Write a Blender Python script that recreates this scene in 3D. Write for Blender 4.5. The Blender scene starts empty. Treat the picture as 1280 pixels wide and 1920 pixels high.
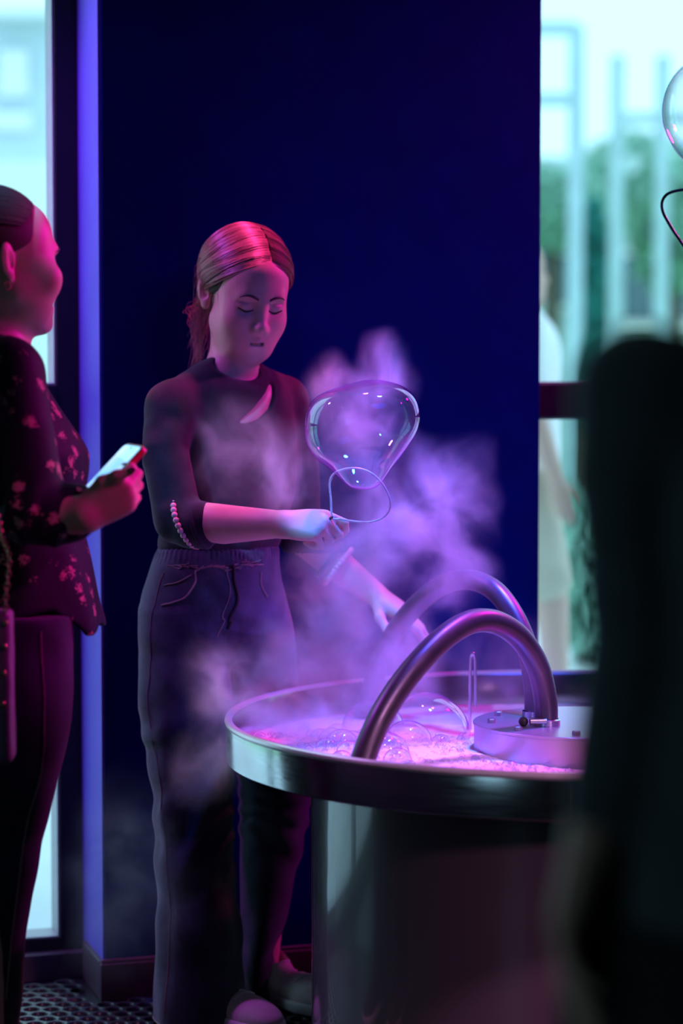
import bpy, math, random
import numpy as np
from mathutils import Vector, Matrix

random.seed(7)
rng = np.random.default_rng(7)
scene = bpy.context.scene
COL = scene.collection

# ------------------------------------------------------------------ camera
F = 85.0 / 36.0 * 1920.0            # focal length in pixels of the 1280x1920 frame
CAMZ = 1.30
PITCH = math.atan(277.0 / F)
cam_d = bpy.data.cameras.new('camera')
cam = bpy.data.objects.new('camera', cam_d)
COL.objects.link(cam)
cam.location = (0, 0, CAMZ)
cam.rotation_euler = (math.pi / 2 - PITCH, 0, 0)
cam_d.sensor_fit = 'VERTICAL'
cam_d.sensor_height = 36.0
cam_d.lens = 85.0
cam_d.clip_start = 0.05
cam_d.dof.use_dof = True
cam_d.dof.focus_distance = 4.43
cam_d.dof.aperture_fstop = 1.9
scene.camera = cam

# ------------------------------------------------------------------ world, exposure
world = bpy.data.worlds.new('overcast_sky')
scene.world = world
world.use_nodes = True
bgn = world.node_tree.nodes['Background']
bgn.inputs['Color'].default_value = (0.46, 0.81, 1.0, 1)
bgn.inputs['Strength'].default_value = 1.9
vs = scene.view_settings
vs.view_transform = 'Standard'
vs.look = 'None'
vs.exposure = 0.0
vs.gamma = 1.0
vs.use_curve_mapping = False
cy = scene.cycles
cy.max_bounces = 8
cy.diffuse_bounces = 3
cy.glossy_bounces = 4
cy.transmission_bounces = 6
cy.volume_bounces = 1
cy.transparent_max_bounces = 24
cy.caustics_reflective = False
cy.caustics_refractive = False
cy.sample_clamp_indirect = 4.0
cy.volume_step_rate = 1.0

# room frame: u runs along the window wall, v points outdoors
TH = math.radians(17)
UX = np.array([math.cos(TH), math.sin(TH), 0.0])
VX = np.array([-math.sin(TH), math.cos(TH), 0.0])
RO = np.array([-0.4812, 4.88, 0.0])
def RW(u, v, z):
    return RO + UX * u + VX * v + np.array([0, 0, z])

def look_at(o, tgt):
    d = Vector(tgt) - o.location
    o.rotation_euler = d.to_track_quat('-Z', 'Y').to_euler()

def spot(name, loc, tgt, color, power, angle=60, blend=0.6, radius=0.06):
    d = bpy.data.lights.new(name, 'SPOT')
    d.color = color; d.energy = power; d.spot_size = math.radians(angle)
    d.spot_blend = blend; d.shadow_soft_size = radius
    o = bpy.data.objects.new(name, d); COL.objects.link(o)
    o.location = loc; look_at(o, tgt)
    return o

# stage lamps of the room, plus added fill spots
spot('magenta_stage_lamp', (1.62, 5.30, 2.25), (-0.30, 4.55, 1.15), (1.0, 0.0, 0.62), 140, 62, 0.6, 0.07)
spot('magenta_face_lamp', (1.60, 4.40, 2.15), (-0.47, 3.97, 1.28), (1.0, 0.0, 0.62), 120, 27, 0.5, 0.05)
spot('magenta_hand_lamp', (1.40, 2.90, 2.30), (-0.37, 3.85, 1.08), (1.0, 0.0, 0.55), 70, 11, 0.6, 0.05)
spot('teal_mist_fill', (-1.20, 3.35, 2.50), (-0.15, 4.52, 1.12), (0.03, 0.42, 1.0), 330, 13, 0.9, 0.05)  # added fill that tints the mist before the chest teal
spot('pink_stage_lamp', (0.02, 4.80, 2.72), (-0.20, 4.60, 1.0), (1.0, 0.04, 0.28), 150, 30, 0.7, 0.06)
spot('foam_lamp', (0.72, 4.60, 2.72), (0.38, 4.36, 0.6), (1.0, 0.02, 0.60), 190, 25, 0.8, 0.06)
spot('violet_stage_lamp', (-1.45, 4.55, 2.60), (-0.25, 4.70, 1.1), (0.62, 0.09, 1.0), 85, 62, 0.7, 0.07)
spot('blue_stage_lamp', (0.52, 4.30, 2.72), (0.20, 4.48, 1.0), (0.02, 0.13, 1.0), 800, 24, 0.8, 0.08)
spot('blue_wash_lamp', (0.95, 3.1, 2.72), (0.05, 5.05, 1.0), (0.0, 0.08, 1.0), 66, 50, 0.9, 0.55)
spot('mauve_room_lamp', (1.25, 2.5, 2.65), (0.38, 3.95, 0.35), (1.0, 0.42, 0.72), 170, 30, 0.8, 0.12)
spot('mauve_drum_fill', (2.0, 1.6, 1.5), (0.40, 3.95, 0.38), (1.0, 0.45, 0.85), 85, 22, 0.8, 0.12)  # added fill in place of mauve ambient light on the drum
spot('magenta_floor_lamp', (0.88, 5.08, 0.42), (-0.15, 4.86, 0.40), (1.0, 0.0, 0.70), 14, 46, 0.7, 0.04)

# ------------------------------------------------------------------ helpers
def W(px, py, Y):
    dx = (px - 640.0) / F; dy = -(py - 960.0) / F
    t = Y / (math.cos(PITCH) + dy * math.sin(PITCH))
    return np.array([dx * t, Y, CAMZ + (-math.sin(PITCH) + dy * math.cos(PITCH)) * t])

def ZP(py, Y):
    return W(640, py, Y)[2]

def XP(px, Y):
    return (px - 640.0) / F * Y / math.cos(PITCH) * 1.0

# ---- materials
def mat(name, color=(0.5, 0.5, 0.5), rough=0.5, metal=0.0, var=0.0, vscale=30.0, bump=0.0, bscale=80.0,
        spec=0.5, sheen=0.0, coat=0.0, sss=0.0, stretch=None, rvar=0.0):
    m = bpy.data.materials.new(name); m.use_nodes = True
    nt = m.node_tree; b = nt.nodes['Principled BSDF']
    b.inputs['Base Color'].default_value = (*color, 1)
    b.inputs['Roughness'].default_value = rough
    b.inputs['Metallic'].default_value = metal
    b.inputs['Specular IOR Level'].default_value = spec
    b.inputs['Sheen Weight'].default_value = sheen
    b.inputs['Coat Weight'].default_value = coat
    b.inputs['Coat Roughness'].default_value = 0.06
    if sss > 0:
        b.inputs['Subsurface Weight'].default_value = sss
        b.inputs['Subsurface Radius'].default_value = (0.012, 0.004, 0.003)
        b.inputs['Subsurface Scale'].default_value = 0.6
    tc = nt.nodes.new('ShaderNodeTexCoord')
    vec = tc.outputs['Object']
    if stretch is not None:
        mp = nt.nodes.new('ShaderNodeMapping'); mp.inputs['Scale'].default_value = stretch
        nt.links.new(vec, mp.inputs['Vector']); vec = mp.outputs['Vector']
    if var > 0 or rvar > 0:
        n = nt.nodes.new('ShaderNodeTexNoise'); n.inputs['Scale'].default_value = vscale
        n.inputs['Detail'].default_value = 5
        nt.links.new(vec, n.inputs['Vector'])
        if var > 0:
            r = nt.nodes.new('ShaderNodeValToRGB')
            r.color_ramp.elements[0].position = 0.3; r.color_ramp.elements[1].position = 0.7
            r.color_ramp.elements[0].color = (*[c * (1 - var) for c in color], 1)
            r.color_ramp.elements[1].color = (*[min(1, c * (1 + var)) for c in color], 1)
            nt.links.new(n.outputs['Fac'], r.inputs['Fac'])
            nt.links.new(r.outputs['Color'], b.inputs['Base Color'])
        if rvar > 0:
            mr = nt.nodes.new('ShaderNodeMapRange')
            mr.inputs['From Min'].default_value = 0.3; mr.inputs['From Max'].default_value = 0.7
            mr.inputs['To Min'].default_value = max(0, rough - rvar); mr.inputs['To Max'].default_value = rough + rvar
            nt.links.new(n.outputs['Fac'], mr.inputs['Value']); nt.links.new(mr.outputs['Result'], b.inputs['Roughness'])
    if bump > 0:
        n2 = nt.nodes.new('ShaderNodeTexNoise'); n2.inputs['Scale'].default_value = bscale
        n2.inputs['Detail'].default_value = 6
        nt.links.new(vec, n2.inputs['Vector'])
        bp = nt.nodes.new('ShaderNodeBump'); bp.inputs['Strength'].default_value = bump
        bp.inputs['Distance'].default_value = 0.004
        nt.links.new(n2.outputs['Fac'], bp.inputs['Height'])
        nt.links.new(bp.outputs['Normal'], b.inputs['Normal'])
    return m

# ---- mesh building
class MB:
    def __init__(s):
        s.v = []; s.f = []; s.n = 0
    def add(s, verts, faces):
        verts = np.asarray(verts, float).reshape(-1, 3)
        s.v.append(verts)
        s.f += [tuple(int(i) + s.n for i in fc) for fc in faces]
        s.n += len(verts)
        return s
    def box(s, lo, hi, R=None, o=None):
        lo = np.asarray(lo, float); hi = np.asarray(hi, float)
        P = np.array([[(lo, hi)[i][0], (lo, hi)[j][1], (lo, hi)[k][2]] for k in (0, 1) for j in (0, 1) for i in (0, 1)])
        if R is not None: P = P @ np.asarray(R)
        if o is not None: P = P + np.asarray(o)
        return s.add(P, [(0, 2, 3, 1), (4, 5, 7, 6), (0, 1, 5, 4), (2, 6, 7, 3), (0, 4, 6, 2), (1, 3, 7, 5)])
    def tube(s, pts, rad, sides=10, closed=False, cap=True):
        pts = np.asarray(pts, float); n = len(pts)
        rad = np.broadcast_to(np.asarray(rad, float), (n,))
        T = np.gradient(pts, axis=0) if not closed else np.roll(pts, -1, 0) - np.roll(pts, 1, 0)
        T /= np.linalg.norm(T, axis=1)[:, None] + 1e-12
        ref = np.array([0, 0, 1.0]) if abs(T[0][2]) < 0.9 else np.array([1.0, 0, 0])
        N = np.cross(T[0], ref); N /= np.linalg.norm(N)
        V = []
        a = np.arange(sides) * 2 * np.pi / sides
        for i in range(n):
            N = N - T[i] * (N @ T[i]); N /= np.linalg.norm(N) + 1e-12
            B = np.cross(T[i], N)
            V.append(pts[i] + rad[i] * (np.cos(a)[:, None] * N + np.sin(a)[:, None] * B))
        fc = []
        m = n if closed else n - 1
        for i in range(m):
            j = (i + 1) % n
            for k in range(sides):
                l = (k + 1) % sides
                fc.append((i * sides + k, i * sides + l, j * sides + l, j * sides + k))
        if cap and not closed:
            fc.append(tuple(range(sides))[::-1]); fc.append(tuple((n - 1) * sides + k for k in range(sides)))
        return s.add(np.concatenate(V), fc)
    def lathe(s, prof, seg=64, c=(0, 0, 0)):
        prof = np.asarray(prof, float); n = len(prof)
        a = np.arange(seg) * 2 * np.pi / seg
        V = np.stack([prof[:, 0][:, None] * np.cos(a), prof[:, 0][:, None] * np.sin(a), np.repeat(prof[:, 1][:, None], seg, 1)], -1)
        fc = []
        for i in range(n - 1):
            for k in range(seg):
                l = (k + 1) % seg
                fc.append((i * seg + k, i * seg + l, (i + 1) * seg + l, (i + 1) * seg + k))
        return s.add(V.reshape(-1, 3) + np.asarray(c), fc)
    def sphere(s, c, r, seg=16, rings=10, half=False):
        th = np.linspace(1e-4, np.pi / 2 if half else np.pi - 1e-4, rings)
        r = np.broadcast_to(np.asarray(r, float), (3,))
        a = np.arange(seg) * 2 * np.pi / seg
        V = np.stack([np.sin(th)[:, None] * np.cos(a) * r[0], np.sin(th)[:, None] * np.sin(a) * r[1], np.repeat(np.cos(th)[:, None], seg, 1) * r[2]], -1)
        fc = []
        for i in range(rings - 1):
            for k in range(seg):
                l = (k + 1) % seg
                fc.append((i * seg + k, (i + 1) * seg + k, (i + 1) * seg + l, i * seg + l))
        return s.add(V.reshape(-1, 3) + np.asarray(c), fc)
    def build(s, name, m, parent=None, smooth=True, sharp=35, bevel=0):
        v = np.concatenate(s.v)
        return mk(name, v, s.f, m, parent, smooth, sharp, bevel)

ORIG = {}
def mk(name, v, f, m, parent=None, smooth=True, sharp=35, bevel=0):
    """one mesh object; vertices in world metres, origin at its thing's base or at its own base"""
    v = np.asarray(v, float)
    if parent is not None:
        base = ORIG[parent]
    else:
        base = np.array([(v[:, 0].min() + v[:, 0].max()) / 2, (v[:, 1].min() + v[:, 1].max()) / 2, v[:, 2].min()])
    me = bpy.data.meshes.new(name)
    if isinstance(f, np.ndarray):
        nf, k = f.shape
        me.vertices.add(len(v)); me.vertices.foreach_set('co', (v - base).astype(np.float32).ravel())
        me.loops.add(nf * k); me.loops.foreach_set('vertex_index', f.astype(np.int32).ravel())
        me.polygons.add(nf)
        me.polygons.foreach_set('loop_start', np.arange(0, nf * k, k, dtype=np.int32))
        me.update(calc_edges=True)
    else:
        me.from_pydata((v - base).tolist(), [], f)
    me.validate()
    if smooth:
        me.shade_smooth()
        if sharp: me.set_sharp_from_angle(angle=math.radians(sharp))
    if m is not None: me.materials.append(m)
    o = bpy.data.objects.new(name, me); COL.objects.link(o)
    if parent is not None:
        o.parent = parent
    else:
        o.location = base
    ORIG[o] = base
    if bevel:
        b = o.modifiers.new('bevel', 'BEVEL'); b.width = bevel; b.segments = 2; b.limit_method = 'ANGLE'
    return o

def thing(name, label, cat, base, group=None):
    o = bpy.data.objects.new(name, None); COL.objects.link(o)
    o.location = base; o.empty_display_size = 0.1
    ORIG[o] = np.asarray(base, float)
    tag(o, label, cat, group)
    return o

def tag(o, label=None, cat=None, group=None, kind=None):
    if label: o['label'] = label
    if cat: o['category'] = cat
    if group: o['group'] = group
    if kind: o['kind'] = kind
    return o

def struct(o, label=None):
    o['kind'] = 'structure'
    if label: o['label'] = label
    return o

def spl(pts, n=60, closed=False):
    """Catmull-Rom through the points"""
    p = np.asarray(pts, float)
    if closed:
        q = np.concatenate([p[-1:], p, p[:2]])
    else:
        q = np.concatenate([2 * p[:1] - p[1:2], p, 2 * p[-1:] - p[-2:-1]])
    m = len(q) - 3
    t = np.linspace(0, m, n, endpoint=not closed)
    i = np.minimum(t.astype(int), m - 1); u = (t - i)[:, None]
    a, b, c, d = q[i], q[i + 1], q[i + 2], q[i + 3]
    return 0.5 * (2 * b + (c - a) * u + (2 * a - 5 * b + 4 * c - d) * u ** 2 + (3 * b - a - 3 * c + d) * u ** 3)

def rotz(a):
    c, s = math.cos(a), math.sin(a); return np.array([[c, -s, 0], [s, c, 0], [0, 0, 1.0]])
def rotx(a):
    c, s = math.cos(a), math.sin(a); return np.array([[1.0, 0, 0], [0, c, -s], [0, s, c]])
def roty(a):
    c, s = math.cos(a), math.sin(a); return np.array([[c, 0, s], [0, 1.0, 0], [-s, 0, c]])
def unit(v):
    v = np.asarray(v, float); return v / np.linalg.norm(v)

# ------------------------------------------------------------------ soft solid modelling (signed distance + surface nets)
def vnoise(P, scale, seed=0):
    Q = np.asarray(P) * np.asarray(scale)
    I = np.floor(Q).astype(np.int64); f = Q - I; f = f * f * (3 - 2 * f)
    def h(i, j, k):
        n = (i * 374761393 + j * 668265263 + k * 2147483647 + seed * 974711) & 0xffffffff
        n = ((n ^ (n >> 13)) * 1274126177) & 0xffffffff
        return ((n ^ (n >> 16)) & 0xffff) / 65535.0
    x, y, z = I[..., 0], I[..., 1], I[..., 2]
    r = 0
    for a in (0, 1):
        for b in (0, 1):
            for c in (0, 1):
                w = (f[..., 0] if a else 1 - f[..., 0]) * (f[..., 1] if b else 1 - f[..., 1]) * (f[..., 2] if c else 1 - f[..., 2])
                r = r + w * h(x + a, y + b, z + c)
    return r * 2 - 1

def _n(q): return np.sqrt((q * q).sum(-1))
def ell(c, r, R=None):
    c = np.asarray(c, float); r = np.broadcast_to(np.asarray(r, float), (3,))
    def f(P):
        q = P - c + 1e-7
        if R is not None: q = q @ R          # columns of R are the local axes
        k0 = _n(q / r); k1 = _n(q / (r * r))
        return k0 * (k0 - 1) / k1
    return f
def cap(a, b, ra, rb=None):
    a = np.asarray(a, float); b = np.asarray(b, float); rb = ra if rb is None else rb
    ba = b - a; L = ba @ ba + 1e-12
    def f(P):
        pa = P - a; h = np.clip(pa @ ba / L, 0, 1)
        return _n(pa - h[..., None] * ba) - (ra + (rb - ra) * h)
    return f
def chain(pts, rad):
    fs = [cap(pts[i], pts[i + 1], rad[i], rad[i + 1]) for i in range(len(pts) - 1)]
    def f(P):
        d = fs[0](P)
        for g in fs[1:]: d = np.minimum(d, g(P))
        return d
    return f
def zloft(st, yaw=0.0, round_=0.015):
    """stations (z, cx, cy, a, b): ellipses stacked along z, smoothly interpolated"""
    st = np.asarray(sorted(st, key=lambda s: s[0]), float)
    d = spl(st, 40 * len(st)); d = d[np.argsort(d[:, 0])]
    z0, z1 = st[0, 0], st[-1, 0]
    c, s = math.cos(yaw), math.sin(yaw)
    def f(P):
        z = np.clip(P[..., 2], z0, z1)
        x = P[..., 0] - np.interp(z, d[:, 0], d[:, 1]) + 1e-7
        y = P[..., 1] - np.interp(z, d[:, 0], d[:, 2]) + 1e-7
        a = np.interp(z, d[:, 0], d[:, 3]); b = np.interp(z, d[:, 0], d[:, 4])
        X = c * x + s * y; Y = -s * x + c * y
        k0 = np.sqrt((X / a) ** 2 + (Y / b) ** 2); k1 = np.sqrt((X / a ** 2) ** 2 + (Y / b ** 2) ** 2)
        e = k0 * (k0 - 1) / k1
        w = np.maximum(z0 - P[..., 2], P[..., 2] - z1)
        return smax(e, w, round_)
    return f
def smin(a, b, k):
    if k <= 0: return np.minimum(a, b)
    h = np.maximum(k - np.abs(a - b), 0) / k
    return np.minimum(a, b) - h * h * k * 0.25
def smax(a, b, k): return -smin(-a, -b, k)
def inframe(fn, o, R, s=1.0):
    """fn lives in a local frame: world = o + s * R @ local"""
    o = np.asarray(o, float)
    return lambda P: s * fn(((P - o) @ R) / s)

class Solid:
    def __init__(s): s.ops = []
    def add(s, fn, k=0.02): s.ops.append(('a', fn, k)); return s
    def sub(s, fn, k=0.01): s.ops.append(('s', fn, k)); return s
    def disp(s, fn, amp): s.ops.append(('d', fn, amp)); return s
    def ev(s, P, keep=None):
        d = None
        for i, (m, fn, k) in enumerate(s.ops):
            if keep is not None and not keep[i]: continue
            v = fn(P)
            if d is None: d = v if m == 'a' else np.full(P.shape[:-1], 1.0)
            elif m == 'a': d = smin(d, v, k)
            elif m == 's': d = smax(d, -v, k)
            else: d = d + v
        return d
    def grad(s, P, e=0.001):
        g = np.stack([s.ev(P + np.eye(3)[i] * e) - s.ev(P - np.eye(3)[i] * e) for i in range(3)], -1)
        return g / (_n(g)[..., None] + 1e-9)
    def project(s, P, off=0.0, it=6):
        P = np.asarray(P, float).copy()
        for _ in range(it):
            P -= (s.ev(P) - off)[..., None] * s.grad(P) * 0.9
        return P
    def mesh(s, lo, hi, h):
        lo = np.asarray(lo, float); hi = np.asarray(hi, float); B = 14
        nb = np.maximum(1, np.ceil((hi - lo) / (h * B)).astype(int))
        n = nb * B
        cs = [lo[i] + (np.arange(nb[i]) * B + (B - 1) / 2) * h for i in range(3)]
        C = np.stack(np.meshgrid(*cs, indexing='ij'), -1).reshape(-1, 3)
        hd = 0.5 * B * h * math.sqrt(3)
        vals = [fn(C) for (m, fn, k) in s.ops]
        D = s.ev(C)
        amp = sum(k for (m, fn, k) in s.ops if m == 'd')
        mn = np.min([v for v, o in zip(vals, s.ops) if o[0] == 'a'], axis=0)
        V = np.empty(n, np.float32)
        loc = np.stack(np.meshgrid(*[np.arange(B) * h] * 3, indexing='ij'), -1)
        ijk = np.stack(np.unravel_index(np.arange(len(C)), nb), -1)
        for q in range(len(C)):
            i, j, k = ijk[q] * B
            if abs(D[q]) > hd * 1.35 + amp + 0.004:
                V[i:i + B, j:j + B, k:k + B] = D[q]; continue
            keep = []
            for v, (m, fn, kk) in zip(vals, s.ops):
                if m == 'a': keep.append(v[q] - mn[q] < 2.6 * hd + 1.5 * kk)
                elif m == 's': keep.append(v[q] < 1.4 * hd + kk)
                else: keep.append(True)
            V[i:i + B, j:j + B, k:k + B] = s.ev(lo + ijk[q] * B * h + loc, keep)
        return nets(V, lo, h)

def nets(V, lo, h):
    S = V < 0
    a = [slice(None, -1), slice(1, None)]
    cnt = sum(S[a[i], a[j], a[k]].astype(np.int8) for i in (0, 1) for j in (0, 1) for k in (0, 1))
    act = (cnt > 0) & (cnt < 8)
    ijk = np.argwhere(act)
    idx = np.full(act.shape, -1, np.int32); idx[act] = np.arange(len(ijk), dtype=np.int32)
    corner = {}
    for i in (0, 1):
        for j in (0, 1):
            for k in (0, 1):
                corner[i, j, k] = V[ijk[:, 0] + i, ijk[:, 1] + j, ijk[:, 2] + k].astype(float)
    acc = np.zeros((len(ijk), 3)); num = np.zeros(len(ijk))
    for c0 in corner:
        for ax in range(3):
            if c0[ax] == 0:
                c1 = list(c0); c1[ax] = 1; c1 = tuple(c1)
                v0, v1 = corner[c0], corner[c1]
                x = (v0 < 0) != (v1 < 0)
                t = np.where(x, v0 / np.where(x, v0 - v1, 1), 0)
                p = np.tile(np.array(c0, float), (len(ijk), 1)); p[:, ax] += t
                acc += p * x[:, None]; num += x
    pos = lo + (ijk + acc / num[:, None]) * h
    quads = []
    for ax in range(3):
        o = [(1, 2), (2, 0), (0, 1)][ax]
        s0 = [slice(None)] * 3; s1 = [slice(None)] * 3
        s0[ax] = slice(None, -1); s1[ax] = slice(1, None)
        for q in o: s0[q] = s1[q] = slice(1, -1)
        A, Bm = S[tuple(s0)], S[tuple(s1)]
        e = np.argwhere(A != Bm)
        if not len(e): continue
        flip = ~A[tuple(e.T)]
        base = e.copy()
        for q in o: base[:, q] += 1
        def cell(d1, d2):
            c = base.copy(); c[:, o[0]] += d1; c[:, o[1]] += d2
            return idx[tuple(c.T)]
        Q = np.stack([cell(-1, -1), cell(0, -1), cell(0, 0), cell(-1, 0)], 1)
        Q[flip] = Q[flip][:, ::-1]
        quads.append(Q)
    return pos, np.concatenate(quads)

def sculpt(name, S, lo, hi, h, m, parent, extra=None, relax=1):
    v, f = S.mesh(lo, hi, h)
    for (S2, lo2, hi2, h2) in (extra or []):
        v2, f2 = S2.mesh(lo2, hi2, h2)
        f = np.concatenate([f, f2 + len(v)]); v = np.concatenate([v, v2])
    for _ in range(relax):
        s = np.zeros_like(v); c = np.zeros(len(v))
        for k in range(4):
            np.add.at(s, f[:, k], v[f[:, (k + 1) % 4]]); np.add.at(c, f[:, k], 1)
        ok = c >= 3
        v[ok] = 0.5 * v[ok] + 0.5 * (s[ok] / c[ok][:, None])
    return mk(name, v, f, m, parent, True, 0)

# ------------------------------------------------------------------ the room
def glassy(name, tint=(1, 1, 1), ior=1.45, rough=0.0):
    m = bpy.data.materials.new(name); m.use_nodes = True
    nt = m.node_tree; nt.nodes.remove(nt.nodes['Principled BSDF'])
    out = nt.nodes['Material Output']
    t = nt.nodes.new('ShaderNodeBsdfTransparent'); t.inputs['Color'].default_value = (*tint, 1)
    g = nt.nodes.new('ShaderNodeBsdfGlossy'); g.inputs['Roughness'].default_value = rough
    fr = nt.nodes.new('ShaderNodeFresnel'); fr.inputs['IOR'].default_value = ior
    geo = nt.nodes.new('ShaderNodeNewGeometry')
    mul = nt.nodes.new('ShaderNodeMath'); mul.operation = 'MULTIPLY'
    inv = nt.nodes.new('ShaderNodeMath'); inv.operation = 'SUBTRACT'; inv.inputs[0].default_value = 1.0
    nt.links.new(geo.outputs['Backfacing'], inv.inputs[1])
    nt.links.new(fr.outputs['Fac'], mul.inputs[0]); nt.links.new(inv.outputs[0], mul.inputs[1])
    mx = nt.nodes.new('ShaderNodeMixShader')
    nt.links.new(mul.outputs[0], mx.inputs[0]); nt.links.new(t.outputs[0], mx.inputs[1]); nt.links.new(g.outputs[0], mx.inputs[2])
    nt.links.new(mx.outputs[0], out.inputs['Surface'])
    return m

M = {}
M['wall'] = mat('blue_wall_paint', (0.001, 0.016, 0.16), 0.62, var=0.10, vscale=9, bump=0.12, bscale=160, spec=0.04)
M['return'] = mat('painted_daylight_blue', (0.14, 0.10, 0.75), 0.6, var=0.06, vscale=9, bump=0.1, bscale=160, spec=0.25)  # pier's blue lightened: window daylight and violet glow put into the colour
M['dark_wall'] = mat('dark_wall_paint', (0.03, 0.035, 0.06), 0.75, var=0.1, vscale=5)
M['ceil'] = mat('ceiling_paint', (0.04, 0.04, 0.055), 0.8, var=0.1, vscale=4)
M['floor'] = mat('dark_floor', (0.018, 0.018, 0.024), 0.42, var=0.3, vscale=14, bump=0.1, bscale=60)
M['frame'] = mat('dark_window_frame', (0.012, 0.014, 0.020), 0.5, var=0.15, vscale=20)
M['bead'] = mat('grey_glazing_bead', (0.42, 0.46, 0.46), 0.38, var=0.1, vscale=30)
M['base'] = mat('dark_baseboard', (0.09, 0.06, 0.09), 0.4, var=0.15, vscale=25)
M['glass'] = glassy('window_glass', (0.97, 1.0, 1.0))

RM = np.stack([UX, VX, [0, 0, 1.0]])        # rows: room axes, so P_room @ RM is world
def rbox(mb, u0, u1, v0, v1, z0, z1):
    return mb.box((u0, v0, z0), (u1, v1, z1), RM, RO)

PW = 0.945       # pier width
PD = 0.217       # pier depth: the windows stand this far behind its face
ZC = 2.8
o = rbox(MB(), -2.6, 3.6, -7.0, PD + 0.125, -0.06, 0.0).build('floor', M['floor'], smooth=False); struct(o, 'dark floor of the bubble room')
o = rbox(MB(), -2.6, 3.6, -7.0, PD + 0.12, ZC, ZC + 0.06).build('ceiling', M['ceil'], smooth=False); struct(o)
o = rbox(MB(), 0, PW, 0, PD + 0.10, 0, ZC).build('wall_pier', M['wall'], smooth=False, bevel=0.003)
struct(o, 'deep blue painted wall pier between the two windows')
o = rbox(MB(), -0.006, -0.0005, 0.002, PD - 0.001, 0.0, ZC).build('daylit_face_1', M['return'], smooth=False)
struct(o, 'side of the pier facing the window, daylight put into its lighter blue')
o = rbox(MB(), -2.6, 3.6, PD, PD + 0.12, 2.5, ZC).build('wall_lintel', M['dark_wall'], smooth=False); struct(o)
mb = MB(); rbox(mb, -2.66, -2.6, -7.0, -4.3, 0, ZC); rbox(mb, -2.66, -2.6, -3.3, PD + 0.12, 0, ZC)
rbox(mb, -2.66, -2.6, -4.3, -3.3, 0, 0.8); rbox(mb, -2.66, -2.6, -4.3, -3.3, 1.9, ZC)
o = mb.build('wall_left', M['dark_wall'], smooth=False); struct(o)
o = rbox(MB(), 3.6, 3.66, -7.0, PD + 0.12, 0, ZC).build('wall_right', M['dark_wall'], smooth=False); struct(o)
o = rbox(MB(), -2.66, 3.66, -7.06, -7.0, 0, ZC).build('wall_back', M['dark_wall'], smooth=False); struct(o)
o = rbox(MB(), -2.6, -1.9, PD, PD + 0.1, 0, 2.5).build('wall_corner_left', M['dark_wall'], smooth=False); struct(o)
o = rbox(MB(), 2.95, 3.6, PD, PD + 0.1, 0, 2.5).build('wall_corner_right', M['dark_wall'], smooth=False); struct(o)
mb = MB(); rbox(mb, -0.014, PW + 0.014, -0.014, 0.0, 0, 0.078)
rbox(mb, -0.012, PW + 0.012, -0.010, 0.0, 0.078, 0.086)
o = mb.build('baseboard_pier', M['base'], smooth=False, bevel=0.002); struct(o)
mb = MB(); rbox(mb, -0.014, 0.0, 0.0005, PD - 0.03, 0, 0.084)
o = mb.build('baseboard_return', M['base'], smooth=False, bevel=0.004); struct(o)

def window(name, us, label):
    """us: u of the mullion centre lines, left to right"""
    base = RW((us[0] + us[-1]) / 2, PD + 0.03, 0)
    w = bpy.data.objects.new(name, None); COL.objects.link(w); w.location = base; ORIG[w] = base
    struct(w, label)
    zs = [(0.083, 1.182), (1.256, 2.44)]
    fw = 0.054
    for i, u in enumerate(us):
        a, b = (u, u + fw) if i == 0 else ((u - fw, u) if i == len(us) - 1 else (u - fw / 2, u + fw / 2))
        rbox(MB(), a, b, PD, PD + 0.10, 0.0, 2.5).build('mullion', M['frame'], w, smooth=False, bevel=0.002)
    for i in range(len(us) - 1):
        a = us[i] + (fw if i == 0 else fw / 2); b = us[i + 1] - (fw if i == len(us) - 2 else fw / 2)
        rbox(MB(), a, b, PD + 0.001, PD + 0.099, 0.0, 0.083).build('sill_bar', M['frame'], w, smooth=False)
        rbox(MB(), a, b, PD - 0.004, PD + 0.099, 1.182, 1.256).build('transom', M['frame'], w, smooth=False, bevel=0.002)
        rbox(MB(), a, b, PD + 0.001, PD + 0.099, 2.44, 2.5).build('head_bar', M['frame'], w, smooth=False)
        for z0, z1 in zs:
            p = rbox(MB(), a + 0.003, b - 0.003, PD + 0.082, PD + 0.088, z0 + 0.003, z1 - 0.003).build('pane', M['glass'], w, smooth=False)
            mb = MB(); t = 0.005
            rbox(mb, a, a + t, PD + 0.004, PD + 0.081, z0, z1); rbox(mb, b - t, b, PD + 0.004, PD + 0.081, z0, z1)
            rbox(mb, a + t, b - t, PD + 0.004, PD + 0.081, z0, z0 + t); rbox(mb, a + t, b - t, PD + 0.004, PD + 0.081, z1 - t, z1)
            mb.build('glazing_bead', M['bead'], p, smooth=False, bevel=0.001)
    mb = MB(); rbox(mb, us[0], us[-1], PD - 0.03, PD, 0.0, 0.058)
    mb.build('sill_board', M['base'], w, smooth=False, bevel=0.003)
    # daylight portal over the opening (helps the sky light find the window)
    d = bpy.data.lights.new(name + '_portal', 'AREA'); d.shape = 'RECTANGLE'; d.size = us[-1] - us[0]; d.size_y = 2.4
    d.cycles.is_portal = True
    L = bpy.data.objects.new(name + '_portal', d); COL.objects.link(L)
    L.location = RW((us[0] + us[-1]) / 2, PD + 0.115, 1.25)
    look_at(L, RW((us[0] + us[-1]) / 2, -3, 1.25))
    return w
window('window_1', [-1.9, -0.95, 0.0], 'tall dark framed window with grey beads left of the blue pier')
window('window_2', [PW, 1.95, 2.95], 'tall dark framed window looking out on a sunlit garden')

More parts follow.
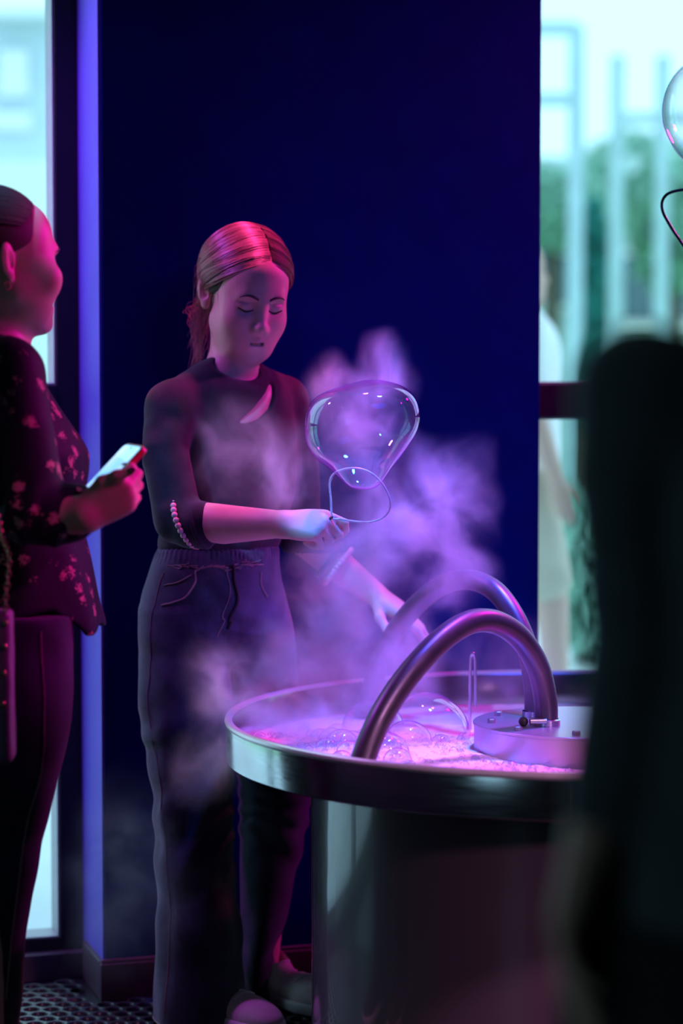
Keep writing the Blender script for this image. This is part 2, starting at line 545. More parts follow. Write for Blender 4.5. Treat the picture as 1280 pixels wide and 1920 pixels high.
def fill_window():  # added out of view, lets teal fill reach the foreground visitor
    base = RW(-2.63, -3.8, 0.8)
    w = bpy.data.objects.new('window_3', None); COL.objects.link(w); w.location = base; ORIG[w] = base
    struct(w, 'added unseen window in the side wall for teal fill light')
    for v0, v1, z0, z1 in ((-4.3, -4.25, 0.8, 1.9), (-3.35, -3.3, 0.8, 1.9), (-4.25, -3.35, 0.8, 0.85), (-4.25, -3.35, 1.85, 1.9)):
        rbox(MB(), -2.66, -2.6, v0, v1, z0, z1).build('frame_bar', M['frame'], w, smooth=False)
    rbox(MB(), -2.634, -2.628, -4.25, -3.35, 0.85, 1.85).build('pane', M['glass'], w, smooth=False)
    d = bpy.data.lights.new('window_3_portal', 'AREA'); d.shape = 'RECTANGLE'; d.size = 0.95; d.size_y = 1.05
    d.cycles.is_portal = True
    L = bpy.data.objects.new('window_3_portal', d); COL.objects.link(L)
    L.location = RW(-2.68, -3.8, 1.35); look_at(L, RW(0, -3.8, 1.35))
fill_window()

# rubber ring mat on the floor
def ring_mat():
    p = 0.041; R = p / math.sqrt(3); r = 0.0155; top = 0.012
    mb = MB(); k = 18
    a6 = np.radians(30 + 60 * np.arange(6)); ak = np.radians(30 + 360 / k * np.arange(k))
    hexo = np.stack([R * np.cos(a6), R * np.sin(a6)], 1)
    out = []
    for i in range(k):
        s = i * 6 / k; j = int(s); t = s - j
        out.append(hexo[j % 6] * (1 - t) + hexo[(j + 1) % 6] * t)
    out = np.array(out); inn = np.stack([r * np.cos(ak), r * np.sin(ak)], 1)
    mid = inn * 1.12
    zz = lambda A, z: np.concatenate([A, np.full((k, 1), z)], 1)
    V = np.concatenate([zz(out, top), zz(mid, top - 0.0006), zz(inn, top - 0.003), zz(inn, 0.0005)])
    fc = []
    for ring in range(3):
        for i in range(k):
            j = (i + 1) % k
            fc.append((ring * k + i, ring * k + j, (ring + 1) * k + j, (ring + 1) * k + i))
    x0, x1, y0, y1 = -1.05, 0.35, 3.74, 5.02
    row = 0; y = y0
    while y < y1:
        x = x0 + (p / 2 if row % 2 else 0)
        while x < x1:
            c = np.array([x, y, 0])
            rel = c - RO
            if math.hypot(x - 0.4398, y - 4.43) > 0.525 and not (rel @ VX > -0.05 and rel @ UX > -0.05) and rel @ VX < 0.13:
                mb.add(V + c, fc)
            x += p
        y += p * math.sqrt(3) / 2; row += 1
    # raised studs where three rings meet
    o = mb.build('rubber_mat', M['rubber'], sharp=40)
    return tag(o, 'black rubber ring mat with round holes on the floor', 'mat')
M['rubber'] = mat('black_rubber', (0.030, 0.032, 0.040), 0.36, var=0.2, vscale=40, bump=0.1, bscale=120)
ring_mat()

# ------------------------------------------------------------------ the bubble table
TX, TY = 0.4398, 4.43
TR, TZ, LZ = 0.653, 0.649, 0.585
def steel(name, col, rough, an=0.0, stretch=(1, 1, 40)):
    m = mat(name, col, rough, 1.0, rvar=0.06, vscale=14, stretch=stretch)
    return m
M['steel'] = steel('brushed_steel', (0.55, 0.56, 0.60), 0.17)
M['steel_dark'] = mat('dark_steel_pipe', (0.10, 0.085, 0.12), 0.40, 0.7, rvar=0.07, vscale=30)
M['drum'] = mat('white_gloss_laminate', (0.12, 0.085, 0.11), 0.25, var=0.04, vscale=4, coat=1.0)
M['lid'] = mat('brushed_lid', (0.50, 0.50, 0.55), 0.33, 0.9, bump=0.08, bscale=160)
M['bolt'] = mat('bolt_steel', (0.35, 0.35, 0.38), 0.35, 0.9, var=0.2)
M['black_screw'] = mat('black_screw', (0.02, 0.02, 0.02), 0.5, var=0.2)

tb = thing('bubble_table', 'round steel bubble basin on a pale drum with two curved pipes', 'table', (TX, TY, 0))
C0 = (TX, TY, 0)
mb = MB(); R2 = 0.496
mb.lathe([(0.001, 0.0), (R2 - 0.004, 0.0), (R2, 0.004), (R2, 0.560), (R2 - 0.004, 0.564), (0.001, 0.564)], 128, C0)
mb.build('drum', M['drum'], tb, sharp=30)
mb = MB()
zb = TZ - 0.072
mb.lathe([(0.001, zb - 0.012), (R2 + 0.03, zb - 0.012), (TR - 0.004, zb), (TR, zb + 0.003), (TR, TZ - 0.004), (TR - 0.001, TZ), (TR - 0.012, TZ), (TR - 0.014, TZ - 0.004),
          (TR - 0.018, LZ - 0.004), (TR - 0.03, LZ - 0.012), (0.001, LZ - 0.012)], 160, C0)
mb.build('basin', M['steel'], tb, sharp=30)
ang = np.arange(160) * 2 * np.pi / 160
mb = MB().tube(np.stack([TX + (TR - 0.005) * np.cos(ang), TY + (TR - 0.005) * np.sin(ang), np.full(160, TZ)], 1), 0.0072, 10, closed=True)
M['rim'] = mat('polished_rim', (0.75, 0.72, 0.75), 0.30, 0.55, var=0.05)
mb.build('rim_bead', M['rim'], tb)
# weld seam on the band
a = math.radians(-97)
sx, sy = TX + (TR + 0.0003) * math.cos(a), TY + (TR + 0.0003) * math.sin(a)
MB().tube([(sx, sy, zb + 0.002), (sx, sy, zb + 0.03), (sx, sy, TZ - 0.008)], 0.0012, 6).build('weld_seam', M['steel_dark'], tb)
# hub in the middle
HR, HZ = 0.197, 0.642
mb = MB().lathe([(HR - 0.002, LZ - 0.02), (HR - 0.002, HZ - 0.006), (HR, HZ - 0.0045), (HR, HZ - 0.001), (HR - 0.001, HZ), (0.001, HZ)], 96, C0)
hub = mb.build('hub', M['lid'], tb, sharp=30)
for a in np.radians([20, 70, 118, 152, 186, 222, 262, 300, 340]):
    c = np.array([TX + 0.165 * math.cos(a), TY + 0.165 * math.sin(a), HZ])
    mb = MB().lathe([(0.0075, 0.0002), (0.0075, 0.0065), (0.0062, 0.008), (0.001, 0.008)], 6, c)
    mb.build('bolt', M['bolt'], hub, smooth=False)
# curved pipes
def pipe(pxs, Y0, Y1, rad, zend):
    n = len(pxs)
    x = np.array([p[0] for p in pxs]); t = (x - x[0]) / (x[-1] - x[0])
    P = np.array([W(p[0], p[1], Y0 + (Y1 - Y0) * tt) for p, tt in zip(pxs, t)])
    P[0, 2] = HZ + 0.0005
    d = unit(P[-1] - P[-2]); P = np.vstack([P, P[-1] + d * (P[-1, 2] - zend) / -d[2]])
    c = spl(P, 90)
    o = MB().tube(c, rad, 20).build('curved_pipe', M['steel_dark'], tb, sharp=50)
    base = np.array([P[0, 0], P[0, 1], HZ])
    MB().lathe([(rad + 0.001, 0.0005), (rad + 0.0045, 0.0005), (rad + 0.0045, 0.010), (rad + 0.001, 0.012)], 28, base).build('base_collar', M['steel'], o)
    return o, base
p1, b1 = pipe([(1024, 1368), (1022, 1310), (1008, 1250), (978, 1200), (942, 1172), (905, 1163), (868, 1172), (825, 1202), (780, 1248), (742, 1298), (712, 1348), (691, 1395), (676, 1437)], 4.387, 4.03, 0.0215, LZ + 0.003)
s = b1 + np.array([-0.026, -0.024, 0])
MB().tube([s + [-0.006, 0, 0.010], s + [0.024, 0.004, 0.010]], 0.0062, 12).build('set_screw', M['bolt'], p1)
s = b1 + np.array([-0.043, -0.012, 0])
MB().sphere(s + [0, 0, 0.008], (0.009, 0.009, 0.009), 14, 10).build('screw_knob', M['black_screw'], p1)
p2, b2 = pipe([(1003, 1346), (1001, 1290), (990, 1222), (966, 1160), (934, 1114), (900, 1092), (866, 1087), (830, 1097), (795, 1121), (762, 1155), (733, 1196), (712, 1243), (697, 1290)], 4.50, 4.84, 0.0200, LZ + 0.003)
# thin bent overflow pipe
Yp = 4.70
P = [W(881, 1378, Yp), W(881, 1300, Yp), W(881.5, 1242, Yp), W(884, 1228, Yp), W(887.5, 1226, Yp), W(890, 1236, Yp), W(890.5, 1270, Yp), W(890.5, 1325, Yp)]
MB().tube(spl(P, 50), 0.0033, 10).build('thin_pipe', M['steel'], tb)

# soapy water with foam, lying in the basin
def foam_mat():
    m = mat('pink_foam', (0.86, 0.80, 0.86), 0.38, bump=0.55, bscale=95, var=0.08, vscale=45, spec=0.6)
    return m
M['foam'] = foam_mat()
n_r, n_a = 60, 180
V = []; fc = []
rr = np.linspace(HR - 0.004, TR - 0.0175, n_r); aa = np.arange(n_a) * 2 * np.pi / n_a
Pxy = np.stack([TX + rr[:, None] * np.cos(aa), TY + rr[:, None] * np.sin(aa), np.zeros((n_r, n_a))], -1).reshape(-1, 3)
hgt = 0.004 * vnoise(Pxy, (9, 9, 1), 3) + 0.0028 * np.abs(vnoise(Pxy, (40, 40, 1), 5)) + 0.0022 * np.abs(vnoise(Pxy, (90, 90, 1), 9))
# the foam is heaped up to the left of the pipe and thins out behind the hub
heap = np.exp(-(((Pxy[:, 0] - 0.02) / 0.20) ** 2 + ((Pxy[:, 1] - 4.30) / 0.25) ** 2)) + 0.6 * np.exp(-(((Pxy[:, 0] - 0.22) / 0.16) ** 2 + ((Pxy[:, 1] - 4.12) / 0.14) ** 2))
Pxy[:, 2] = LZ + hgt + 0.022 * heap
for i in range(n_r - 1):
    for k in range(n_a):
        l = (k + 1) % n_a
        fc.append((i * n_a + k, (i + 1) * n_a + k, (i + 1) * n_a + l, i * n_a + l))
foam = mk('soapy_water', Pxy, fc, M['foam'], None, True, 0)
tag(foam, 'pink lit soap foam filling the steel basin', 'foam', kind='stuff')
def foam_z(x, y):
    i = np.argmin((Pxy[:, 0] - x) ** 2 + (Pxy[:, 1] - y) ** 2); return Pxy[i, 2]

# ------------------------------------------------------------------ soap films
def film(name, strength=1.0, base=0.05):
    """thin soap film: clear when looked through, an iridescent mirror at grazing angles"""
    m = bpy.data.materials.new(name); m.use_nodes = True
    nt = m.node_tree; nt.nodes.remove(nt.nodes['Principled BSDF'])
    out = nt.nodes['Material Output']
    t = nt.nodes.new('ShaderNodeBsdfTransparent'); t.inputs['Color'].default_value = (0.97, 0.97, 0.98, 1)
    g = nt.nodes.new('ShaderNodeBsdfGlossy'); g.inputs['Roughness'].default_value = 0.02
    lw = nt.nodes.new('ShaderNodeLayerWeight'); lw.inputs['Blend'].default_value = 0.5
    pw = nt.nodes.new('ShaderNodeMath'); pw.operation = 'POWER'; pw.inputs[1].default_value = 2.3
    nt.links.new(lw.outputs['Facing'], pw.inputs[0])
    mr = nt.nodes.new('ShaderNodeMapRange'); mr.inputs['To Min'].default_value = base; mr.inputs['To Max'].default_value = min(1, 0.95 * strength)
    nt.links.new(pw.outputs[0], mr.inputs['Value'])
    # film thickness drifts: colours of the reflection
    tc = nt.nodes.new('ShaderNodeTexCoord')
    n = nt.nodes.new('ShaderNodeTexNoise'); n.inputs['Scale'].default_value = 9; n.inputs['Detail'].default_value = 2; n.inputs['Distortion'].default_value = 0.8
    nt.links.new(tc.outputs['Object'], n.inputs['Vector'])
    ad = nt.nodes.new('ShaderNodeMath'); ad.operation = 'MULTIPLY_ADD'; ad.inputs[1].default_value = 1.6
    nt.links.new(n.outputs['Fac'], ad.inputs[0]); nt.links.new(lw.outputs['Facing'], ad.inputs[2])
    fr = nt.nodes.new('ShaderNodeMath'); fr.operation = 'FRACT'; nt.links.new(ad.outputs[0], fr.inputs[0])
    r = nt.nodes.new('ShaderNodeValToRGB'); cr = r.color_ramp
    cr.elements[0].position = 0; cr.elements[0].color = (0.35, 1.0, 1.0, 1)
    cr.elements[1].position = 1; cr.elements[1].color = (0.35, 1.0, 1.0, 1)
    for p, c in ((0.25, (0.95, 1.0, 1.0, 1)), (0.5, (1.0, 0.35, 0.95, 1)), (0.75, (0.75, 0.7, 1.0, 1))):
        e = cr.elements.new(p); e.color = c
    nt.links.new(fr.outputs[0], r.inputs['Fac']); nt.links.new(r.outputs['Color'], g.inputs['Color'])
    mx = nt.nodes.new('ShaderNodeMixShader')
    nt.links.new(mr.outputs['Result'], mx.inputs[0]); nt.links.new(t.outputs[0], mx.inputs[1]); nt.links.new(g.outputs[0], mx.inputs[2])
    nt.links.new(mx.outputs[0], out.inputs['Surface'])
    return m
M['film'] = film('soap_film')
M['film_small'] = film('soap_film_foam', 1.0, 0.06)

def on_foam(px, py):
    """point of the foam surface seen at a pixel"""
    Y = (CAMZ - LZ) * F / (py - 683.0)
    for _ in range(3):
        p = W(px, py, Y); Y = (CAMZ - foam_z(p[0], p[1])) * F / (py - 683.0)
    p = W(px, py, Y); p[2] = foam_z(p[0], p[1]); return p
domes = [  # px, py of the foot centre, radius m, label
    (796, 1384, 0.088, 'largest domed soap bubble floating beside the steel hub'),
    (764, 1398, 0.046, 'middle sized domed bubble nested against the largest bubble'),
    (699, 1372, 0.062, 'clear tall bubble half hidden behind the front curved pipe'),
    (826, 1397, 0.018, 'tiny domed bubble between the largest bubble and the hub foam'),
    (712, 1412, 0.040, None), (722, 1424, 0.044, None), (700, 1402, 0.030, None), (745, 1434, 0.026, None),
    (640, 1404, 0.030, None), (622, 1392, 0.026, None), (655, 1420, 0.024, None), (600, 1388, 0.020, None),
    (632, 1380, 0.022, None), (585, 1384, 0.014, None), (612, 1408, 0.020, None), (640, 1430, 0.020, None),
    (520, 1388, 0.012, None), (488, 1386, 0.011, None), (570, 1376, 0.013, None), (660, 1395, 0.024, None)]
for px, py, r, lab in domes:
    p = on_foam(px, py)
    mb = MB(); mb.sphere(p + [0, 0, -0.001], (r, r, r * 0.97), 40, 18, half=True)
    o = mb.build('soap_bubble', M['film_small'], None, True, 0)
    if lab: tag(o, lab, 'bubble', 'domed bubbles on the foam')
    elif px > 690: tag(o, 'domed bubble in the cluster between the front pipe and the hub', 'bubble', 'bubbles between front pipe and hub')
    elif r < 0.0135: tag(o, 'tiny lone domed bubble on the foam away from both pipes', 'bubble', 'lone tiny bubbles on the foam')
    else: tag(o, 'small domed bubble heaped in the froth on the outer side of the front pipe', 'bubble', 'bubbles outside the front pipe')
# froth of tiny bubbles: too many to count
mb = MB()
for k in range(1500):
    while True:
        a = random.uniform(0, 2 * math.pi); r = math.sqrt(random.uniform(HR ** 2 * 1.05, (TR - 0.02) ** 2))
        x, y = TX + r * math.cos(a), TY + r * math.sin(a)
        if y < 4.62: break
    s_ = random.choice([0.003, 0.004, 0.0045, 0.006, 0.0085])
    mb.sphere((x, y, foam_z(x, y) - 0.0005), s_, 8, 5, half=True)
o = mb.build('froth', M['film_small'], None, True, 0)
tag(o, 'froth of tiny bubbles on the pink foam', 'foam', kind='stuff')

# ------------------------------------------------------------------ bubble wands and the big bubbles
M['wire'] = mat('wand_wire', (0.85, 0.70, 0.88), 0.25, 0.3, var=0.15, vscale=60)
M['wire_dark'] = mat('dark_wand_wire', (0.012, 0.014, 0.02), 0.4, 0.3, var=0.2)
YW = 4.455
wd = thing('bubble_wand', 'thin wire bubble wand with D shaped hoop in the raised hand', 'bubble wand', W(622, 972, YW))
D = [(623, 970), (620, 935), (618, 905), (626, 888), (648, 879), (675, 879), (700, 890), (720, 912), (731, 938), (729, 958), (715, 972), (690, 979), (660, 977), (638, 973)]
P = spl([W(x, y, YW - 0.02 * (x - 620) / 110) for x, y in D], 90, closed=True)
hoop = MB().tube(P, 0.0019, 8, closed=True).build('hoop', M['wire'], wd)
# wet beads clinging to the wire
mb = MB()
for i in list(range(4, 20, 2)) + list(range(52, 86, 2)):
    q = P[i] + rng.normal(0, 0.0012, 3); mb.sphere(q, rng.uniform(0.0012, 0.0028), 8, 6)
mb.build('wet_beads', M['film_small'], wd)['kind'] = 'stuff'
hd = spl([W(624, 969, YW), W(610, 978, YW - 0.004), W(592, 988, YW + 0.004), W(560, 1003, YW + 0.012)], 20)
MB().tube(hd, 0.0026, 8).build('handle', M['wire_dark'], wd)

def st_(py, xl, xr):
    a, b = W(xl, py, YB), W(xr, py, YB); w_ = (b[0] - a[0]) / 2
    return (a[2], (a[0] + b[0]) / 2, YB, w_, w_ * 0.92)
S = Solid()
YB = 4.44
bc = W(676, 800, YB)
S.add(zloft([st_(*q) for q in [(712, 678, 722), (722, 645, 752), (738, 601, 773), (758, 580, 784), (785, 571, 788), (812, 570, 781), (838, 576, 765),
                               (860, 592, 749), (878, 616, 735), (894, 633, 724), (908, 646, 714), (918, 657, 703)]], 0, 0.012), 0)
big = sculpt('soap_bubble', S, bc - [0.18, 0.16, 0.2], bc + [0.18, 0.16, 0.16], 0.004, M['film'], None, relax=10)
tag(big, 'large wobbling soap bubble blown from the wire hoop in the mist', 'bubble')

Y2 = 4.2
c2 = W(1338, 208, Y2)
S = Solid(); S.add(ell(c2, (0.083, 0.083, 0.094)), 0); S.add(cap(c2, c2 + [0.03, 0, -0.12], 0.05, 0.02), 0.08)
o = sculpt('soap_bubble', S, c2 - 0.2, c2 + 0.2, 0.005, M['film'], None, relax=3)
tag(o, 'soap bubble drifting in front of the bright garden window', 'bubble')
w2 = thing('bubble_wand', 'black wire bubble wand raised in front of the garden window', 'bubble wand', W(1330, 520, Y2))
P = spl([W(x, y, Y2) for x, y in [(1290, 470), (1270, 445), (1252, 416), (1242, 396), (1241, 378), (1251, 364), (1272, 357), (1300, 355), (1330, 362), (1346, 382), (1344, 408), (1326, 440), (1308, 466)]], 80, closed=True)
MB().tube(P, 0.0026, 8, closed=True).build('hoop', M['wire_dark'], w2)
MB().tube(spl([W(1299, 470, Y2), W(1310, 510, Y2), W(1330, 570, Y2)], 12), 0.0032, 8).build('handle', M['wire_dark'], w2)

# ------------------------------------------------------------------ people: shared anatomy
M['skin'] = mat('skin', (0.62, 0.36, 0.28), 0.48, var=0.05, vscale=60, sss=0.25, spec=0.4)
M['skin_f'] = mat('skin_fair', (0.70, 0.43, 0.36), 0.46, var=0.05, vscale=60, sss=0.25, spec=0.4)
M['lash'] = mat('dark_lash', (0.03, 0.02, 0.02), 0.6, var=0.2)

class Head:
    """head in its own frame (face towards -y, up +z), placed in the world"""
    def __init__(s, o, yaw, pitch, roll=0.0, sc=1.0):
        s.o = np.asarray(o, float); s.s = sc
        s.R = rotz(yaw) @ roty(roll) @ rotx(pitch)
    def w(s, p): return s.o + s.s * (np.asarray(p, float) @ s.R.T)
    def fn(s, f): return inframe(f, s.o, s.R, s.s)
    def build(s, S, full=0.0, smile=0.0, nose=1.0, neck_to=None, neck_r=(0.046, 0.05)):
        A = lambda f, k: S.add(s.fn(f), k * s.s)
        D = lambda f, k: S.sub(s.fn(f), k * s.s)
        A(ell((0, 0.015, 0.035), (0.072, 0.092, 0.082)), 0)
        A(ell((0, -0.042, 0.042), (0.057, 0.043, 0.052)), 0.03)
        A(ell((0, -0.040, -0.020), (0.058 + full, 0.047, 0.062)), 0.04)
        A(ell((0, -0.036, -0.064), (0.043 + full, 0.048, 0.043)), 0.04)
        A(ell((0, -0.074, -0.098), (0.017, 0.018, 0.015)), 0.03)
        for x in (-1, 1):
            A(ell((x * (0.033 + full * 0.5), -0.064 - smile * 0.5, -0.034 + smile * 0.4), (0.026 + full * 0.5, 0.021, 0.028)), 0.035)
            A(cap((x * 0.043, -0.010, -0.052), (x * 0.026, -0.062, -0.088), 0.017 + full, 0.015), 0.035)
        A(cap((-0.030, -0.075, 0.021), (0.030, -0.075, 0.021), 0.010), 0.02)
        for x in (-1, 1):
            D(ell((x * 0.031, -0.100, 0.005), (0.018, 0.016, 0.0115)), 0.016)
        for x in (-1, 1):
            A(ell((x * 0.031, -0.0750, 0.003), (0.0150, 0.0125, 0.0115)), 0.005)
            D(cap((x * 0.018, -0.0885, 0.0110), (x * 0.044, -0.081, 0.0110), 0.0012), 0.004)
        nz = nose
        A(cap((0, -0.083, 0.014), (0, -0.083 - 0.021 * nz, -0.028), 0.0070, 0.0085), 0.014)
        A(ell((0, -0.083 - 0.022 * nz, -0.032), (0.0100, 0.0095, 0.0085)), 0.009)
        for x in (-1, 1):
            A(ell((x * 0.0110, -0.083 - 0.012 * nz, -0.036), (0.0065, 0.009, 0.0065)), 0.008)
            D(ell((x * 0.006, -0.083 - 0.017 * nz, -0.0420), (0.0035, 0.0045, 0.003)), 0.003)
        A(ell((0, -0.073, -0.062), (0.032, 0.021, 0.024)), 0.025)
        mw = 0.0215 + smile * 0.5; mz = smile * 0.4
        for x in (-1, 1):
            A(cap((x * mw, -0.083, -0.0635 + mz), (x * 0.004, -0.0945, -0.0590), 0.0030, 0.0050), 0.008)
        A(cap((-0.012, -0.0905, -0.0705), (0.012, -0.0905, -0.0705), 0.0062), 0.010)
        D(chain([(-mw - 0.002, -0.0850, -0.0640 + mz), (-0.009, -0.0985, -0.0650), (0.009, -0.0985, -0.0650), (mw + 0.002, -0.0850, -0.0640 + mz)], [0.0016, 0.0032, 0.0032, 0.0016]), 0.003)
        for x in (-1, 1):   # ears
            E = rotz(x * math.radians(-28)) @ rotx(math.radians(-12))
            ec = np.array([x * 0.077, 0.014, -0.004])
            def ear(p, E=E, ec=ec): return lambda P, f=p: f((P - ec) @ E)
            A(ear(ell((0, 0, 0.003), (0.0065, 0.0175, 0.029))), 0.006)
            A(ear(ell((0, -0.003, -0.024), (0.006, 0.009, 0.011))), 0.006)
            D(ear(ell((x * 0.008, -0.003, 0.002), (0.006, 0.0095, 0.016))), 0.004)
            A(ear(cap((x * 0.002, 0.006, -0.012), (x * 0.003, 0.006, 0.016), 0.0028)), 0.004)
            D(ear(ell((x * 0.006, -0.007, -0.007), (0.006, 0.005, 0.006))), 0.003)
        if neck_to is not None:
            a = s.w((0, 0.028, -0.045)); b = np.asarray(neck_to, float)
            S.add(cap(a, b, neck_r[0], neck_r[1]), 0.03)
        return S
    def brows(s, S, parent, m):
        for x in (-1, 1):
            P = spl([(x * 0.013, -0.10, 0.0205), (x * 0.026, -0.10, 0.0265), (x * 0.038, -0.095, 0.0265), (x * 0.048, -0.085, 0.020)], 16)
            P = S.project(s.w(P), 0.0003)
            MB().tube(P, np.interp(np.arange(16), [0, 4, 15], [0.0024, 0.0030, 0.0010]), 6).build('eyebrow', m, parent)
            P = spl([(x * 0.0165, -0.0905, -0.0005), (x * 0.025, -0.0905, -0.0045), (x * 0.034, -0.0905, -0.0050), (x * 0.0455, -0.084, -0.0010)], 16)
            P = S.project(s.w(P), 0.0004)
            MB().tube(P, np.interp(np.arange(16), [0, 8, 15], [0.0008, 0.0021, 0.0012]), 6).build('eyelashes', m, parent)

def hand(S, wrist, d, n, size=1.0, right=True, curls=None, spread=0.05, thumb=None, k=0.006, wr=0.026):
    """palm, four jointed fingers and a thumb; d towards the fingers, n out of the back of the hand"""
    d = unit(d); n = unit(np.asarray(n) - d * (np.asarray(n) @ d))
    t = np.cross(n, d) if right else np.cross(d, n)      # thumb side
    wrist = np.asarray(wrist, float)
    q = lambda a, b, c: wrist + size * (a * d + b * t + c * n)
    bases = [(0.088, 0.027, 0.0), (0.092, 0.009, 0.002), (0.087, -0.009, 0.001), (0.079, -0.026, -0.002)]
    lens = [(0.041, 0.024, 0.020), (0.045, 0.028, 0.021), (0.041, 0.026, 0.021), (0.032, 0.019, 0.018)]
    rads = [0.0090, 0.0092, 0.0087, 0.0078]
    curls = curls or [(15, 20, 12)] * 4
    Rr = np.stack([d, t, n], 1)
    for b, r in zip(bases, (0.0115, 0.012, 0.0115, 0.0105)):
        S.add(cap(q(0.006, b[1] * 0.55, 0), q(b[0] - 0.004, b[1], b[2]), 0.0155 * size, r * size), 0.012)
    S.add(ell(q(0.048, 0.002, -0.003), np.array([0.046, 0.036, 0.015]) * size, Rr), 0.012)
    tips = []
    for j in range(4):
        p = q(*bases[j]); ang = 0.0; side = spread * (1.5 - j) / 1.5
        for L, c, ra, rb in zip(lens[j], curls[j], (1.08, 0.98, 0.90), (0.98, 0.90, 0.78)):
            ang += math.radians(c)
            dr = unit(math.cos(ang) * (d + side * t) - math.sin(ang) * n)
            p2 = p + dr * L * size
            S.add(cap(p, p2, rads[j] * ra * size, rads[j] * rb * size), k * 0.45)
            p = p2
        tips.append(p)
    th = thumb or [(0.62, 0.70, -0.35), (0.88, 0.40, -0.25), (0.97, 0.15, -0.15)]
    p = q(0.022, 0.020, -0.006)
    for (a, b, c), L, ra, rb in zip(th, (0.042, 0.033, 0.026), (0.0155, 0.0112, 0.0102), (0.0115, 0.0100, 0.0082)):
        dr = unit(a * d + b * t + c * n); p2 = p + dr * L * size
        S.add(cap(p, p2, ra * size, rb * size), k)
        p = p2
    tips.append(p)
    return tips

def strands(head, hc, hr, paths, r0=0.0012, seg=14, sides=3):
    """hair strands: each path is a list of directions (head frame) pushed out to the hair ellipsoid, with a lift factor"""
    mb = MB(); hc = np.asarray(hc); hr = np.asarray(hr)
    for dirs, lift, rr in paths:
        b = np.asarray(dirs, float); t = np.linspace(0, 1, seg)[:, None]
        if len(b) == 3: c = (1 - t) ** 2 * b[0] + 2 * t * (1 - t) * b[1] + t * t * b[2]
        else: c = (1 - t) ** 3 * b[0] + 3 * t * (1 - t) ** 2 * b[1] + 3 * t * t * (1 - t) * b[2] + t ** 3 * b[3]
        c /= np.linalg.norm(c, axis=1)[:, None]
        L = lift * (0.55 + 0.45 * np.sin(np.pi * np.clip(t[:, 0] * 1.0, 0, 1)))
        P = hc + c * hr * (1 + L)[:, None]
        mb.tube(head.w(P), rr * head.s * np.interp(t[:, 0], [0, 0.1, 0.85, 1], [0.6, 1, 1, 0.5]), sides, cap=False)
    return mb

def hair_mat(name, c0, c1):
    m = mat(name, c0, 0.42, spec=0.6)
    nt = m.node_tree; b = nt.nodes['Principled BSDF']
    g = nt.nodes.new('ShaderNodeNewGeometry')
    r = nt.nodes.new('ShaderNodeValToRGB')
    r.color_ramp.elements[0].color = (*c0, 1); r.color_ramp.elements[1].color = (*c1, 1)
    nt.links.new(g.outputs['Random Per Island'], r.inputs['Fac'])
    nt.links.new(r.outputs['Color'], b.inputs['Base Color'])
    return m

def fold(P, dirv, freq, seed, stretch=0.25):
    """soft cloth folds running across dirv"""
    dirv = unit(dirv)
    ph = (P @ dirv) * freq + 2.2 * vnoise(P, 6, seed)
    return np.sin(ph * 2 * np.pi) * (0.5 + 0.5 * vnoise(P, 5, seed + 1))

def denim(name, base, light):
    m = mat(name, base, 0.8, var=0.35, vscale=18, bump=0.35, bscale=420, spec=0.2, sheen=0.25)
    nt = m.node_tree; b = nt.nodes['Principled BSDF']
    old = b.inputs['Base Color'].links[0].from_socket
    tc = nt.nodes.new('ShaderNodeTexCoord')
    n = nt.nodes.new('ShaderNodeTexNoise'); n.inputs['Scale'].default_value = 7; n.inputs['Detail'].default_value = 6; n.inputs['Roughness'].default_value = 0.65
    nt.links.new(tc.outputs['Object'], n.inputs['Vector'])
    r = nt.nodes.new('ShaderNodeValToRGB'); r.color_ramp.elements[0].position = 0.45; r.color_ramp.elements[1].position = 0.72
    nt.links.new(n.outputs['Fac'], r.inputs['Fac'])
    mx = nt.nodes.new('ShaderNodeMixRGB'); mx.inputs['Color2'].default_value = (*light, 1)
    nt.links.new(r.outputs['Color'], mx.inputs['Fac']); nt.links.new(old, mx.inputs['Color1'])
    nt.links.new(mx.outputs['Color'], b.inputs['Base Color'])
    return m

def st(py, xl, xr, Yc, hd=None, yaw=0.0, ratio=None):
    """loft station from an outline: row py spans xl..xr at depth Yc"""
    a, b = W(xl, py, Yc), W(xr, py, Yc)
    w = (b[0] - a[0]) / 2
    if ratio is not None:
        A = w / math.sqrt(math.cos(yaw) ** 2 + (ratio * math.sin(yaw)) ** 2); B = ratio * A
    else:
        A, B = w, hd
    return (a[2], (a[0] + b[0]) / 2, Yc, A, B)

# ------------------------------------------------------------------ the girl with the wand
M['top'] = mat('dark_jersey', (0.030, 0.026, 0.036), 0.85, var=0.2, vscale=30, bump=0.15, bscale=300, spec=0.15, sheen=0.1)
M['jeans'] = denim('washed_denim', (0.032, 0.036, 0.066), (0.085, 0.092, 0.15))
M['stitch'] = mat('jeans_stitch', (0.22, 0.16, 0.16), 0.7, var=0.2)
M['cord'] = mat('black_drawstring', (0.015, 0.015, 0.02), 0.8, var=0.2)
M['shoe'] = mat('pale_canvas', (0.72, 0.55, 0.55), 0.7, var=0.06, vscale=60, bump=0.1, bscale=500)
M['sole'] = mat('pale_rubber_sole', (0.75, 0.68, 0.68), 0.5, var=0.05)
M['bead_pink'] = mat('pink_bead', (0.85, 0.45, 0.50), 0.35, var=0.1, vscale=90)
M['hair_under'] = mat('hair_underlayer', (0.055, 0.030, 0.022), 0.6, var=0.4, vscale=90)
M['hair_g'] = hair_mat('light_brown_hair', (0.16, 0.085, 0.055), (0.36, 0.21, 0.14))

